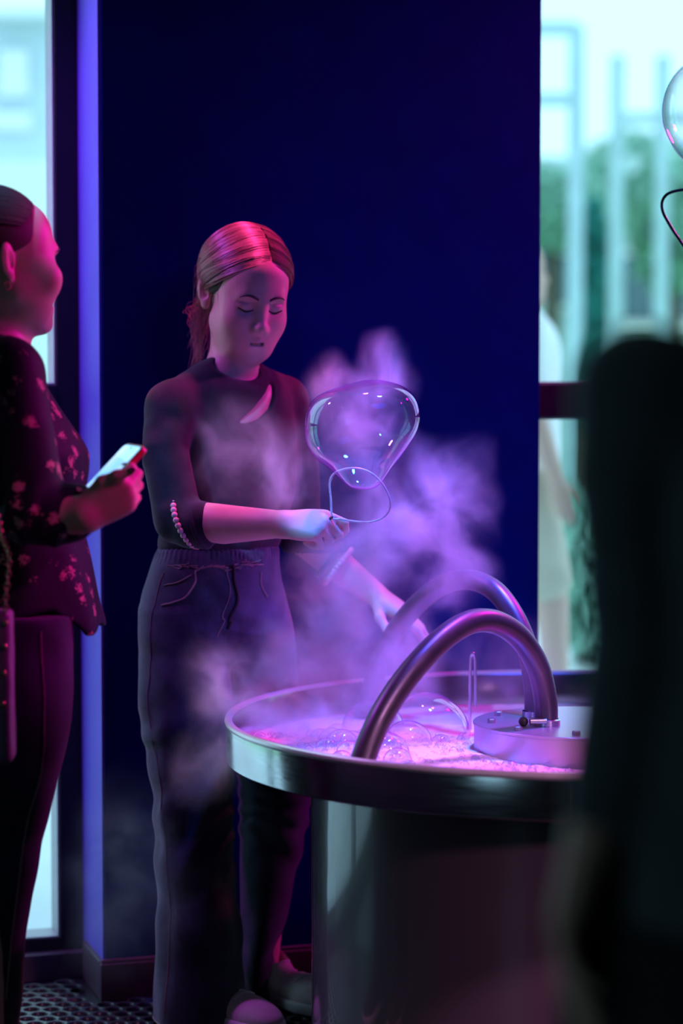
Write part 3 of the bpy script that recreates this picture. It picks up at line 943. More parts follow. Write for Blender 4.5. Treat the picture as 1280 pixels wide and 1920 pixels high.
GY = 4.75
girl = thing('person', 'person in dark top and wide jeans holding a bubble wand over the basin', 'person', (W(400, 1900, GY)[0], GY, 0))
GH = Head(W(459, 551, GY), math.radians(25), math.radians(21), math.radians(3), 1.03)
YAW = math.radians(35)
torso = lambda off=0.0: zloft([(z, x, y, a - off, b - off) for z, x, y, a, b in [
    st(706, 378, 488, GY, yaw=YAW, ratio=0.75), st(730, 330, 528, GY, yaw=YAW, ratio=0.62), st(770, 312, 546, GY, yaw=YAW, ratio=0.60),
    st(850, 318, 552, GY, yaw=YAW, ratio=0.68), st(930, 316, 546, GY, yaw=YAW, ratio=0.70), st(1000, 304, 527, GY, yaw=YAW, ratio=0.72), st(1036, 298, 521, GY, yaw=YAW, ratio=0.74)]], YAW, 0.03)
nb = W(432, 698, GY + 0.005)
sR, eR, wR = W(322, 764, GY - 0.10), W(334, 972, GY - 0.17), W(527, 983, GY - 0.27)
mR = W(308, 845, GY - 0.135)
sL, eL, wL = W(527, 755, GY + 0.10), W(563, 1005, GY + 0.12), W(700, 1112, GY + 0.11)

# the path of the cut-out on the chest, found on the plain shape of the top
Spre = Solid(); Spre.add(torso(-0.004), 0); Spre.add(cap(W(405, 712, GY - 0.02), sR, 0.046, 0.048), 0.035); Spre.add(cap(W(450, 712, GY + 0.02), sL, 0.048, 0.050), 0.035)
cut = []
for x, y in [(509, 716), (507, 738), (499, 757), (482, 775), (464, 786), (446, 793)]:
    Yq = 4.50                                   # march along the view line to the cloth
    for _ in range(60): Yq += max(0.0, float(Spre.ev(W(x, y, Yq)[None])[0])) * 0.8
    cut.append(W(x, y, Yq))
cut = np.array(cut); cutn = Spre.grad(cut)
def girl_body():
    S = Solid()
    GH.build(S, full=0.0, neck_to=nb, neck_r=(0.041, 0.046))
    S.add(torso(0.006), 0.02)
    S.add(cap(nb, W(348, 735, GY - 0.06), 0.034, 0.026), 0.03)
    S.add(cap(nb, W(500, 735, GY + 0.05), 0.034, 0.026), 0.03)
    S.add(chain([sR, mR, eR], [0.036, 0.034, 0.034]), 0.02)
    S.add(chain([eR, W(420, 983, GY - 0.215), wR], [0.036, 0.0375, 0.0255]), 0.01)
    S.add(chain([sL, W(556, 880, GY + 0.10), eL], [0.036, 0.034, 0.033]), 0.02)
    S.add(chain([eL, W(630, 1058, GY + 0.115), wL], [0.034, 0.034, 0.025]), 0.01)
    S.add(chain(cut - cutn * 0.0165, [0.010, 0.0125, 0.0135, 0.013, 0.012, 0.010]), 0.012)
    # hips and legs under the jeans
    S.add(ell(W(405, 1110, GY), (0.095, 0.07, 0.10)), 0.03)
    S.add(chain([W(350, 1150, GY - 0.03), W(362, 1500, GY - 0.06), W(390, 1900, GY - 0.06)], [0.06, 0.045, 0.032]), 0.03)
    S.add(chain([W(480, 1150, GY + 0.07), W(515, 1490, GY + 0.10), W(487, 1850, GY + 0.09)], [0.058, 0.045, 0.032]), 0.03)
    return S
Sg = girl_body()
handR = hand(Sg, wR + [0.002, 0, 0], W(580, 984, 4.46) - wR, (0.10, -0.72, 0.62), 0.92, True,
             curls=[(38, 62, 28), (66, 78, 40), (78, 84, 45), (84, 84, 45)], thumb=[(0.80, 0.42, -0.55), (0.95, 0.05, -0.35), (0.96, -0.10, -0.22)])
handL = hand(Sg, wL, W(770, 1158, GY + 0.09) - wL, (0.45, -0.30, 0.85), 0.92, False,
             curls=[(8, 14, 8), (12, 16, 10), (14, 18, 10), (18, 20, 12)])
zn = nb[2] - 0.012
hlo, hhi = GH.o - [0.15, 0.15, 0.0], GH.o + [0.15, 0.15, 0.16]
hlo[2] = zn - 0.012
blo = np.array([W(255, 0, 4.6)[0], 4.36, 0.03]); bhi = np.array([W(800, 0, 4.6)[0], 5.0, zn + 0.01])
sculpt('body', Sg, blo, bhi, 0.0042, M['skin_f'], girl,
       extra=[(Sg, hlo, hhi, 0.0017)], relax=1)
GH.brows(Sg, girl, M['lash'])

# hair: parted, swept back to a low loose tail
Sh = Solid()
hc, hr = (0, 0.018, 0.036), (0.0815, 0.101, 0.090)
Sh.add(GH.fn(ell(hc, hr)), 0)
Sh.sub(GH.fn(ell((0, -0.085, -0.035), (0.070, 0.062, 0.108))), 0.006)
Sh.sub(GH.fn(lambda P: (P[..., 2] + 0.012 + 0.55 * (P[..., 1] - 0.01)) * 0.87), 0.006)
Sh.add(GH.fn(cap((0.0, 0.085, -0.030), (0.0, 0.098, -0.075), 0.026, 0.012)), 0.02)
hair = sculpt('hair', Sh, GH.o - 0.17, GH.o + 0.17, 0.003, M['hair_under'], girl)
paths = []
for k in range(2600):
    side = -1 if random.random() < 0.66 else 1
    q = random.random()                                 # along the parting, front to crown
    d0 = np.array([0.13 + side * 0.015, -0.84 + 1.20 * q, 0.58 + 0.50 * math.sin(q * 1.6)])
    fall = (1 - q) + random.gauss(0, 0.10)              # front locks hang lowest over the temple
    lock = 0.5 * math.sin(int(q * 38) * 7.13 + side)    # neighbouring hairs lie in locks
    dm1 = np.array([side * (0.72 + 0.08 * lock), -0.80 * (1 - q) + 0.25 * q, 0.66 - 0.12 * (1 - q)])
    dm2 = np.array([side * 1.25, -0.62 * fall + 0.35 + 0.10 * lock, 0.28 - 0.62 * fall + 0.05 * lock])
    d1 = np.array([side * 0.14 + random.gauss(0, 0.05), 0.98, -0.66 + random.gauss(0, 0.06)])
    paths.append(([d0, dm1, dm2, d1], 0.022 + 0.030 * random.random() + 0.045 * (0.5 + lock), random.uniform(0.0006, 0.0012)))
for k in range(420):                                     # locks that frame the temples and cross the top of the ear
    side = -1 if random.random() < 0.6 else 1; g = random.random()
    d0 = np.array([0.13 + side * 0.02, -0.90 + 0.25 * g, 0.52 + 0.22 * g])
    dm1 = np.array([side * 0.62, -0.98 + 0.15 * g, 0.48 + 0.12 * g]); dm2 = np.array([side * 1.25, -0.42 + 0.30 * g, -0.30 + 0.30 * g + random.gauss(0, 0.06)])
    paths.append(([d0, dm1, dm2, np.array([side * 0.16, 0.96, -0.66 + random.gauss(0, 0.07)])], 0.03 + 0.04 * random.random(), random.uniform(0.0006, 0.0011)))
mb = strands(GH, hc, hr, paths, seg=18)
# the loose tail and stray hairs behind the neck
tailo = GH.w((-0.01, 0.093, -0.035))
for k in range(170):
    e = W(random.gauss(368, 9), random.uniform(600, 725), GY + random.uniform(0.0, 0.06))
    a = tailo + rng.normal(0, 0.010, 3); m1 = GH.w((random.gauss(-0.035, 0.015), 0.100, -0.070 + random.gauss(0, 0.01)))
    mb.tube(spl([a, m1, 0.5 * (m1 + e) + rng.normal(0, 0.005, 3), e], 10), np.linspace(0.0006, 0.0002, 10), 3, cap=False)
for k in range(70):
    dd = unit((-1 + random.gauss(0, 0.2), 0.2 + random.gauss(0, 0.4), random.gauss(-0.1, 0.35)))
    a = GH.w(np.array(hc) + dd * np.array(hr) * 1.02)
    e = a + np.array([-random.uniform(0.000, 0.014), 0, -random.uniform(0.03, 0.07)])
    mb.tube(spl([a, 0.5 * (a + e) + [-0.005, 0, 0.004], e], 8), np.linspace(0.0005, 0.0002, 8), 3, cap=False)
mb.build('hair_strands', M['hair_g'], hair, True, 0)

# long sleeved top, sleeves pushed up to the elbows
St = Solid()
St.add(torso(-0.004), 0)
St.add(cap(W(405, 712, GY - 0.02), sR, 0.046, 0.048), 0.035)
St.add(cap(W(450, 712, GY + 0.02), sL, 0.048, 0.050), 0.035)
St.add(chain([sR, mR, eR], [0.048, 0.046, 0.044]), 0.02)
St.add(chain([eR, W(366, 983, GY - 0.188)], [0.046, 0.044]), 0.012)
St.add(cap(W(360, 984, GY - 0.184), W(374, 984, GY - 0.192), 0.0465, 0.0460), 0.004)
St.add(chain([sL, W(556, 880, GY + 0.10), eL], [0.052, 0.046, 0.043]), 0.02)
St.add(chain([eL, W(612, 1044, GY + 0.118)], [0.043, 0.042]), 0.012)
St.disp(lambda P: 0.0022 * fold(P, (0.25, 0.1, 1), 17, 3) * np.clip((1.10 - P[..., 2]) * 6, 0.25, 1) + 0.0014 * vnoise(P, 34, 8), 0.005)
St.sub(cap(nb - [0, 0, 0.03], GH.w((0, 0.02, -0.07)), 0.0525, 0.058), 0.006)
St.sub(ell(W(446, 690, GY - 0.05), (0.048, 0.07, 0.020), roty(math.radians(15))), 0.008)
# open cut-out on the chest
St.sub(chain(cut, [0.004, 0.010, 0.0145, 0.0125, 0.009, 0.004]), 0.002)
top = sculpt('top', St, (W(262, 0, 4.6)[0], 4.45, ZP(1045, GY)), (W(660, 0, 4.6)[0], 5.0, ZP(640, GY)), 0.0034, M['top'], girl)
# skin seen through the cut-out
ring = spl([nb + 0.0525 * np.array([math.cos(a), math.sin(a), 0]) for a in np.linspace(0, 2 * np.pi, 24, endpoint=False)], 60, closed=True)
# cuffs: folded edge of each pushed up sleeve
def ringat(c, ax, r, n=40):
    ax = unit(ax); b = unit(np.cross(ax, [0.3, 0.2, 1])); t = np.cross(ax, b)
    return np.array([c + r * (math.cos(a) * b + math.sin(a) * t) for a in np.linspace(0, 2 * np.pi, n, endpoint=False)])
MB().tube(ringat(W(378, 985, GY - 0.194), (1.0, -0.35, 0.30), 0.0425), 0.0050, 8, closed=True).build('cuff', M['top'], top)
MB().tube(ringat(W(618, 1049, GY + 0.117), wL - eL, 0.0400), 0.0050, 8, closed=True).build('cuff', M['top'], top)
# beaded bracelets pushed up over the sleeves
for c, ax, r in ((W(352, 978, GY - 0.180), (1.0, -0.35, 0.45), 0.0510), (W(634, 1062, GY + 0.115), wL - eL, 0.0425)):
    br = MB().tube(ringat(c, ax, r), 0.0012, 6, closed=True).build('bracelet', M['cord'], girl)
    for q in ringat(c, ax, r, 30):
        MB().sphere(q, 0.0060, 10, 7).build('bead', M['bead_pink'], br)

# wide jeans
Sj = Solid()
Sj.add(zloft([st(1012, 304, 519, GY, yaw=YAW, ratio=0.78), st(1045, 290, 523, GY, yaw=YAW, ratio=0.78), st(1085, 276, 527, GY, yaw=YAW, ratio=0.78),
              st(1130, 266, 533, GY, yaw=YAW, ratio=0.74), st(1190, 270, 538, GY, yaw=YAW, ratio=0.62), st(1230, 300, 520, GY, yaw=YAW, ratio=0.5)], YAW, 0.02), 0)
rl = [(1150, 266, 425, 4.72, .088), (1240, 259, 432, 4.71, .092), (1330, 259, 434, 4.70, .090), (1420, 274, 436, 4.69, .084), (1500, 287, 437, 4.68, .078),
      (1600, 291, 440, 4.68, .075), (1700, 296, 446, 4.68, .078), (1800, 291, 453, 4.68, .082), (1900, 288, 457, 4.68, .086), (1918, 288, 458, 4.68, .087)]
ll = [(1150, 420, 536, 4.82, .078), (1240, 434, 552, 4.86, .078), (1330, 440, 566, 4.87, .076), (1420, 443, 578, 4.86, .074), (1490, 444, 584, 4.85, .072),
      (1560, 445, 572, 4.84, .070), (1640, 448, 555, 4.84, .068), (1720, 450, 536, 4.84, .070), (1790, 448, 516, 4.84, .074), (1850, 445, 512, 4.84, .078), (1884, 443, 516, 4.84, .080)]
Sj.add(zloft([st(*q) for q in rl], 0, 0.008), 0.03)
Sj.add(chain([W(462, 1160, 4.77), W(492, 1230, 4.82), W(502, 1310, 4.86)], [0.072, 0.068, 0.058]), 0.04)
Sj.add(zloft([st(*q) for q in ll], 0, 0.008), 0.016)
def jean_folds(P):
    z = P[..., 2]
    k = np.clip((0.72 - z) * 3, 0, 1)
    a = 0.0035 * fold(P, (0.5, 0.2, 1), 9, 21) * (0.4 + k)
    b = 0.0045 * vnoise(P, (26, 26, 5), 31) * (0.3 + k)
    w = np.clip((z - ZP(1052, GY)) * 60, 0, 1)        # gathered elastic waist
    g = 0.0022 * np.sin(np.arctan2(P[..., 1] - GY, P[..., 0] + 0.24) * 70) * w
    return a + b * (1 - w) + g
Sj.disp(jean_folds, 0.008)
jeans = sculpt('jeans', Sj, (W(245, 0, 4.6)[0], 4.52, 0.02), (W(600, 0, 4.85)[0], 5.0, ZP(1008, GY)), 0.0038, M['jeans'], girl)
def seam(pts, r=0.0016, n=40, name='seam', m='stitch', off=0.0004):
    P = spl([W(*p) for p in pts], n); P = Sj.project(P, off)
    return MB().tube(P, r, 6).build(name, M[m], jeans)
seam([(280, 1108, 4.60), (310, 1116, 4.60), (345, 1112, 4.60), (362, 1092, 4.60), (366, 1062, 4.61)], 0.0022, name='pocket_edge')
seam([(276, 1080, 4.60), (300, 1085, 4.60), (330, 1082, 4.60), (352, 1075, 4.60)], 0.0014, name='pocket_stitch')
seam([(272, 1060, 4.62), (262, 1200, 4.62), (258, 1330, 4.62), (290, 1560, 4.6), (294, 1750, 4.6), (290, 1900, 4.6)], 0.0012, name='side_seam')
seam([(521, 1070, 4.66), (516, 1095, 4.66), (522, 1118, 4.68)], 0.0022, name='pocket_edge')
seam([(449, 1062, 4.60), (443, 1110, 4.60), (440, 1160, 4.60), (432, 1198, 4.60)], 0.0016, name='fly_stitch')
seam([(464, 1060, 4.60), (466, 1090, 4.60), (462, 1130, 4.60), (450, 1195, 4.60)], 0.0036, name='drawstring', m='cord', off=0.002)
seam([(300, 1052, 4.60), (380, 1058, 4.60), (460, 1058, 4.60), (516, 1050, 4.64)], 0.0016, name='waist_seam')
for nm, q, Yc in (('hem', rl[-1], 4.68), ('hem', ll[-1], 4.84)):
    z, x, y, a, b = st(*q)
    P = [(x + a * math.cos(t), y + b * math.sin(t), z + 0.012) for t in np.linspace(0, 2 * np.pi, 48, endpoint=False)]
    P = Sj.project(np.array(P), 0.0006)
    MB().tube(P, 0.0018, 6, closed=True).build(nm, M['stitch'], jeans)

def shoe(parent, heel, toe, m_up, m_sole, m_lace, size=1.0):
    heel = np.asarray(heel, float); toe = np.asarray(toe, float)
    d = unit(toe - heel); L = np.linalg.norm(toe - heel); t = np.array([-d[1], d[0], 0]); up = np.array([0, 0, 1.0])
    R = np.stack([d, t, up], 1)
    q = lambda a, b, c: heel + d * a * L + t * b + up * c
    S = Solid()
    S.add(ell(q(0.16, 0, 0.040), (0.045, 0.033, 0.040), R), 0)
    S.add(ell(q(0.50, 0, 0.034), (0.085, 0.036, 0.034), R), 0.03)
    S.add(ell(q(0.80, 0, 0.026), (0.058, 0.041, 0.028), R), 0.03)
    S.add(cap(q(0.24, 0, 0.055), q(0.20, 0, 0.092), 0.034, 0.033), 0.03)
    S.sub(cap(q(0.23, 0, 0.088), q(0.21, 0, 0.13), 0.029, 0.034), 0.006)
    S.sub(lambda P: P[..., 2] - heel[2] - 0.020, 0.003)
    lo = np.minimum(heel, toe) - [0.07, 0.07, 0.0]; hi = np.maximum(heel, toe) + [0.07, 0.07, 0.13]
    u = sculpt('shoe', S, lo, hi, 0.003, m_up, parent)
    S2 = Solid()
    S2.add(ell(q(0.17, 0, 0.012), (0.052, 0.039, 0.05), R), 0); S2.add(ell(q(0.50, 0, 0.012), (0.085, 0.038, 0.05), R), 0.03)
    S2.add(ell(q(0.79, 0, 0.012), (0.066, 0.047, 0.05), R), 0.03)
    S2.sub(lambda P: 0.024 + heel[2] - P[..., 2], 0.004); S2.sub(lambda P: P[..., 2] - heel[2] - 0.0015, 0.002)
    sculpt('sole', S2, lo - [0, 0, 0.01], hi, 0.003, m_sole, u)
    for k in range(4):
        a = 0.40 + 0.075 * k
        P = S.project(np.array([q(a, y, 0.09 - 0.05 * k / 4) for y in np.linspace(-0.021, 0.021, 9)]), 0.0012)
        MB().tube(P, 0.0022, 6).build('lace', m_lace, u)
    return u
ZM = 0.0125
shoe(girl, W(478, 1880, 4.87) * [1, 1, 0] + [0, 0, ZM], W(478, 1880, 4.87) * [1, 1, 0] + [0.165, -0.155, ZM], M['shoe'], M['sole'], M['sole'])
shoe(girl, W(370, 1880, 4.73) * [1, 1, 0] + [0, 0, ZM], W(370, 1880, 4.73) * [1, 1, 0] + [0.155, -0.15, ZM], M['shoe'], M['sole'], M['sole'])

# ------------------------------------------------------------------ the woman with the phone
def floral(name):
    m = mat(name, (0.009, 0.008, 0.020), 0.7, spec=0.2, sheen=0.0, bump=0.1, bscale=350)
    nt = m.node_tree; b = nt.nodes['Principled BSDF']; L = nt.links.new
    tc = nt.nodes.new('ShaderNodeTexCoord')
    def N(op, a=None, c=None, d=None):
        n = nt.nodes.new('ShaderNodeMath'); n.operation = op
        for i, x in enumerate((a, c, d)):
            if x is None: continue
            if isinstance(x, (int, float)): n.inputs[i].default_value = x
            else: L(x, n.inputs[i])
        return n.outputs[0]
    vo = nt.nodes.new('ShaderNodeTexVoronoi'); vo.inputs['Scale'].default_value = 30; vo.inputs['Randomness'].default_value = 0.8
    L(tc.outputs['Object'], vo.inputs['Vector'])
    no = nt.nodes.new('ShaderNodeTexNoise'); no.inputs['Scale'].default_value = 330; no.inputs['Detail'].default_value = 3; L(tc.outputs['Object'], no.inputs['Vector'])
    nb_ = nt.nodes.new('ShaderNodeTexNoise'); nb_.inputs['Scale'].default_value = 130; nb_.inputs['Detail'].default_value = 1; L(tc.outputs['Object'], nb_.inputs['Vector'])
    edge = N('ADD', N('ADD', N('MULTIPLY', N('SUBTRACT', nb_.outputs['Fac'], 0.5), 0.55), 0.24), N('MULTIPLY', N('SUBTRACT', no.outputs['Fac'], 0.5), 0.9))
    inside = N('LESS_THAN', vo.outputs['Distance'], edge)
    sp = nt.nodes.new('ShaderNodeSeparateColor'); L(vo.outputs['Color'], sp.inputs[0])
    show = N('GREATER_THAN', sp.outputs[0], 0.18)
    fac = N('MULTIPLY', inside, show)
    mx = nt.nodes.new('ShaderNodeMixRGB'); mx.inputs['Color1'].default_value = (0.009, 0.008, 0.020, 1); mx.inputs['Color2'].default_value = (0.50, 0.26, 0.22, 1)
    L(fac, mx.inputs['Fac']); L(mx.outputs['Color'], b.inputs['Base Color'])
    return m
M['blouse'] = floral('floral_blouse')
M['jeans_w'] = denim('dark_denim', (0.016, 0.019, 0.036), (0.034, 0.038, 0.06))
M['hair_w'] = hair_mat('dark_brown_hair', (0.022, 0.012, 0.010), (0.065, 0.034, 0.026))
M['hair_w'].node_tree.nodes['Principled BSDF'].inputs['Roughness'].default_value = 0.65
M['hair_w'].node_tree.nodes['Principled BSDF'].inputs['Specular IOR Level'].default_value = 0.3
M['gold'] = mat('gold_chain', (0.55, 0.36, 0.20), 0.3, 1.0, var=0.1)
M['bag'] = mat('purple_leather', (0.16, 0.07, 0.16), 0.45, var=0.15, vscale=30, bump=0.2, bscale=220)
M['nail'] = mat('dark_nail_polish', (0.10, 0.03, 0.06), 0.15, var=0.1, coat=0.6)

WY = 4.05
wom = thing('person', 'person in a dark floral blouse and jeans holding up a phone', 'person', (W(-20, 1900, WY)[0], WY + 0.05, 0))
WH = Head(W(-3, 490, WY), math.radians(119), math.radians(3), 0, 1.0)
wn = W(-12, 668, WY + 0.02)
wsh, wmid, wel = W(12, 702, WY - 0.12), W(36, 810, WY - 0.165), W(52, 948, WY - 0.17)
wcu, wwr = W(132, 964, WY - 0.180), W(160, 966, WY - 0.200)
Sw = Solid()
WH.build(Sw, full=0.004, smile=0.014, nose=0.85, neck_to=wn, neck_r=(0.052, 0.060))
Sw.add(WH.fn(ell((0, -0.083, -0.101), (0.019, 0.016, 0.014))), 0.012)
Sw.add(WH.fn(cap((-0.032, -0.080, 0.023), (0.032, -0.080, 0.023), 0.0095)), 0.012)
for x in (-1, 1):
    Sw.add(WH.fn(ell((x * 0.040, -0.074, -0.026), (0.020, 0.017, 0.019))), 0.016)
    Sw.sub(WH.fn(ell((x * 0.030, -0.101, -0.066), (0.013, 0.013, 0.009))), 0.016)
    Sw.sub(WH.fn(ell((x * 0.036, -0.100, 0.004), (0.018, 0.015, 0.0085))), 0.014)
Sw.add(WH.fn(ell((0, -0.030, -0.088), (0.036, 0.040, 0.018))), 0.03)
Sw.add(ell(W(-8, 880, WY + 0.05), (0.08, 0.10, 0.17)), 0.03)
Sw.add(ell(W(-5, 1120, WY + 0.05), (0.09, 0.12, 0.14)), 0.04)
Sw.add(chain([wn, wsh], [0.05, 0.05]), 0.03)
Sw.add(chain([wsh, wmid, wel], [0.046, 0.042, 0.038]), 0.02)
Sw.add(chain([wel, wcu, wwr], [0.038, 0.036, 0.029]), 0.015)
Sw.add(chain([W(-10, 700, WY + 0.22), W(0, 950, WY + 0.25), W(90, 1000, WY + 0.20)], [0.046, 0.038, 0.03]), 0.02)
for dy, dx in ((-0.05, 0), (0.14, -15)):
    Sw.add(chain([W(5 + dx, 1200, WY + dy), W(-15 + dx, 1650, WY + dy), W(-20 + dx, 2060, WY + dy)], [0.075, 0.05, 0.035]), 0.03)
# phone: long axis, short axis and the screen's normal, worked out from its seen corners
PT = W(236, 832, WY - 0.10)
pL = unit((0.094, 0.047, 0.103)); pS = unit(np.array([0.036, -0.066, -0.002]) - pL * (np.array([0.036, -0.066, -0.002]) @ pL)); pN = np.cross(pS, pL)
PLn, PWd, PTh = 0.150, 0.072, 0.010
pc = PT - pL * PLn / 2 + pS * PWd / 2
wd_ = unit(W(222, 932, WY - 0.205) - wwr)
htips = hand(Sw, wwr, wd_, (0.14, -0.96, -0.22), 0.90, True, curls=[(58, 60, 30), (62, 62, 30), (66, 64, 30), (70, 64, 30)],
             thumb=[(0.85, 0.45, 0.22), (0.95, 0.0, 0.32), (0.93, -0.15, 0.22)], k=0.008)
zn = ZP(640, WY)
sculpt('body', Sw, (W(-190, 0, WY)[0], WY - 0.30, 0.02), (W(260, 0, WY)[0], WY + 0.36, zn + 0.012), 0.0045, M['skin'], wom,
       extra=[(Sw, WH.o + [-0.13, -0.13, 0] + [0, 0, zn - 0.012 - WH.o[2]], WH.o + [0.14, 0.14, 0.15], 0.0017)])
WH.brows(Sw, wom, M['lash'])
# painted thumb nail
tn = htips[4]; MB().sphere(Sw.project((tn + np.array([0.004, -0.012, 0.006]))[None], -0.001)[0], (0.0065, 0.003, 0.0055), 12, 8).build('thumb_nail', M['nail'], wom)
# earring hoop
ec = WH.w((-0.0765, 0.012, -0.040))
MB().tube(ringat(ec + [0, 0, -0.004], (0.6, -0.6, 0.1), 0.0065, 20), 0.0009, 6, closed=True).build('earring', M['gold'], wom)
# hair combed back into a knot
Sk = Solid(); hc2, hr2 = (0, 0.018, 0.036), (0.0785, 0.099, 0.088)
Sk.add(WH.fn(ell(hc2, hr2)), 0)
Sk.sub(WH.fn(ell((0, -0.098, -0.030), (0.072, 0.072, 0.112))), 0.006)
Sk.sub(WH.fn(lambda P: (P[..., 2] - 0.006 + 0.55 * (P[..., 1] - 0.01)) * 0.87), 0.006)
Sk.add(WH.fn(ell((0, 0.118, 0.010), (0.036, 0.028, 0.036))), 0.01)
hw = sculpt('hair', Sk, WH.o - 0.18, WH.o + 0.18, 0.003, M['hair_w'], wom)
paths = []
for k in range(1100):
    s_ = random.choice((-1, 1)); q = random.random()
    d0 = np.array([s_ * math.sin(q * 1.5) * 0.80, -0.74 + 0.52 * q * q, 0.72 * math.cos(q * 1.45) + 0.10])
    dm = np.array([s_ * math.sin(q * 1.5) * 1.05, 0.25, 0.95 * math.cos(q * 1.45) + 0.15])
    d1 = np.array([s_ * 0.12 * random.random(), 1.0, 0.0 + random.gauss(0, 0.08)])
    paths.append(([d0, dm, d1], 0.018 + 0.016 * random.random(), random.uniform(0.0008, 0.0014)))
strands(WH, hc2, hr2, paths).build('hair_strands', M['hair_w'], hw, True, 0)

# loose blouse
Sb = Solid()
ol = [(612, -62, 30, .055), (640, -90, 48, .10), (672, -108, 64, .145), (712, -120, 80, .165), (740, -125, 96, .168), (785, -128, 126, .165), (840, -130, 161, .162), (872, -130, 165, .160),
      (915, -126, 159, .155), (962, -122, 150, .152), (1000, -124, 156, .155), (1045, -126, 168, .160), (1100, -128, 184, .168), (1150, -130, 194, .174), (1192, -130, 201, .176)]
Sb.add(zloft([st(y, xl, xr, WY + 0.05, hd) for y, xl, xr, hd in ol], 0, 0.012), 0)
Sb.add(chain([W(-10, 690, WY - 0.03), wsh], [0.06, 0.06]), 0.03)
Sb.add(chain([wsh, wmid, wel], [0.062, 0.056, 0.060]), 0.015)
Sb.add(chain([wel, W(100, 968, WY - 0.17), W(128, 963, WY - 0.166)], [0.062, 0.050, 0.044]), 0.012)
Sb.add(cap(W(124, 963, WY - 0.166), W(138, 961, WY - 0.165), 0.0465, 0.0455), 0.003)
Sb.add(chain([W(-10, 700, WY + 0.22), W(0, 950, WY + 0.25), W(70, 1000, WY + 0.20)], [0.06, 0.052, 0.045]), 0.02)
Sb.sub(cap(wn - [0, 0, 0.02], WH.w((0, 0.02, -0.07)), 0.060, 0.068), 0.006)
# the hem is cut higher at the side than at the front flap
hx = W(108, 1160, WY)[0]; hz0 = ZP(1158, WY - 0.12)
Sb.sub(lambda P: (P[..., 2] - hz0 + 0.75 * np.clip(P[..., 0] - hx, 0, 0.05)) * 0.8, 0.008)
def blouse_folds(P):
    low = np.clip((ZP(960, WY) - P[..., 2]) * 4, 0, 1)
    slv = np.clip(1 - np.abs(P[..., 2] - ZP(960, WY)) * 12, 0, 1) * np.clip((WY - 0.06 - P[..., 1]) * 20, 0, 1)
    return 0.0075 * low * np.sin(P[..., 0] * 70 + 12 * P[..., 1] + 2.5 * vnoise(P, 7, 3)) * np.clip(0.3 + low, 0, 1) * 0.8 + 0.003 * vnoise(P, (16, 16, 9), 5) \
        + 0.003 * slv * np.sin((P[..., 0] * 0.9 - P[..., 2] * 0.4) * 210 + 3 * vnoise(P, 14, 6))
Sb.disp(blouse_folds, 0.012)
bl = sculpt('blouse', Sb, (W(-200, 0, WY)[0], WY - 0.32, ZP(1205, WY - 0.1)), (W(230, 0, WY)[0], WY + 0.38, ZP(600, WY)), 0.0042, M['blouse'], wom)

# jeans
Sq = Solid()
Sq.add(ell(W(5, 1150, WY + 0.05), (0.118, 0.165, 0.12)), 0)
for dy, dx in ((-0.045, 0), (0.145, -14)):
    q = [(1150, -105, 136), (1240, -100, 138), (1310, -96, 137), (1400, -90, 124), (1480, -84, 104), (1560, -80, 84), (1600, -78, 76), (1650, -76, 66), (1750, -72, 50), (1850, -68, 43), (1940, -66, 38), (2090, -64, 34)]
    Sq.add(zloft([st(y, xl + dx, xr + dx, WY + dy, (xr - xl) / 2 / F * WY * 0.88) for y, xl, xr in q], 0, 0.01), 0.03)
Sq.disp(lambda P: 0.0022 * fold(P, (0.6, 0.2, 1), 13, 41) * np.clip(1.2 - np.abs(P[..., 2] - ZP(1610, WY)) * 4, 0.2, 1) + 0.002 * vnoise(P, 20, 17), 0.005)
jw = sculpt('jeans', Sq, (W(-190, 0, WY)[0], WY - 0.25, 0.03), (W(180, 0, WY)[0], WY + 0.34, ZP(1080, WY)), 0.0042, M['jeans_w'], wom)
P = spl([W(93, 1190, WY - 0.15), W(98, 1250, WY - 0.15), W(106, 1340, WY - 0.15), W(92, 1450, WY - 0.12), W(66, 1560, WY - 0.12), W(40, 1700, WY - 0.1), W(20, 1880, WY - 0.1)], 50)
MB().tube(Sq.project(P, 0.0004), 0.0017, 6).build('side_seam', M['stitch'], jw)
for dy in (-0.045, 0.145):
    h0 = W(-45, 1900, WY + dy) * [1, 1, 0] + [0, 0, 0.0125]
    shoe(wom, h0, h0 + [0.205, 0.08, 0], M['cord'], M['sole'], M['cord'])

# smartphone in the raised hand
M['screen'] = bpy.data.materials.new('phone_screen'); M['screen'].use_nodes = True
nt = M['screen'].node_tree; b = nt.nodes['Principled BSDF']
b.inputs['Base Color'].default_value = (0.02, 0.02, 0.02, 1); b.inputs['Roughness'].default_value = 0.1
tc = nt.nodes.new('ShaderNodeTexCoord'); n_ = nt.nodes.new('ShaderNodeTexNoise'); n_.inputs['Scale'].default_value = 16
nt.links.new(tc.outputs['Object'], n_.inputs['Vector'])
r_ = nt.nodes.new('ShaderNodeValToRGB'); r_.color_ramp.elements[0].color = (0.16, 0.52, 0.95, 1); r_.color_ramp.elements[1].color = (0.40, 0.62, 1.0, 1)
r_.color_ramp.elements[0].position = 0.35; r_.color_ramp.elements[1].position = 0.65
nt.links.new(n_.outputs['Fac'], r_.inputs['Fac']); nt.links.new(r_.outputs['Color'], b.inputs['Emission Color'])
b.inputs['Emission Strength'].default_value = 1.5
M['case'] = mat('red_phone_case', (0.55, 0.02, 0.05), 0.4, var=0.1, vscale=60)
M['blackglass'] = mat('black_glass', (0.01, 0.01, 0.012), 0.1, var=0.1)
ph = thing('smartphone', 'smartphone with lit pale blue screen and red case', 'phone', pc)
PR = np.stack([pS, pL, pN])
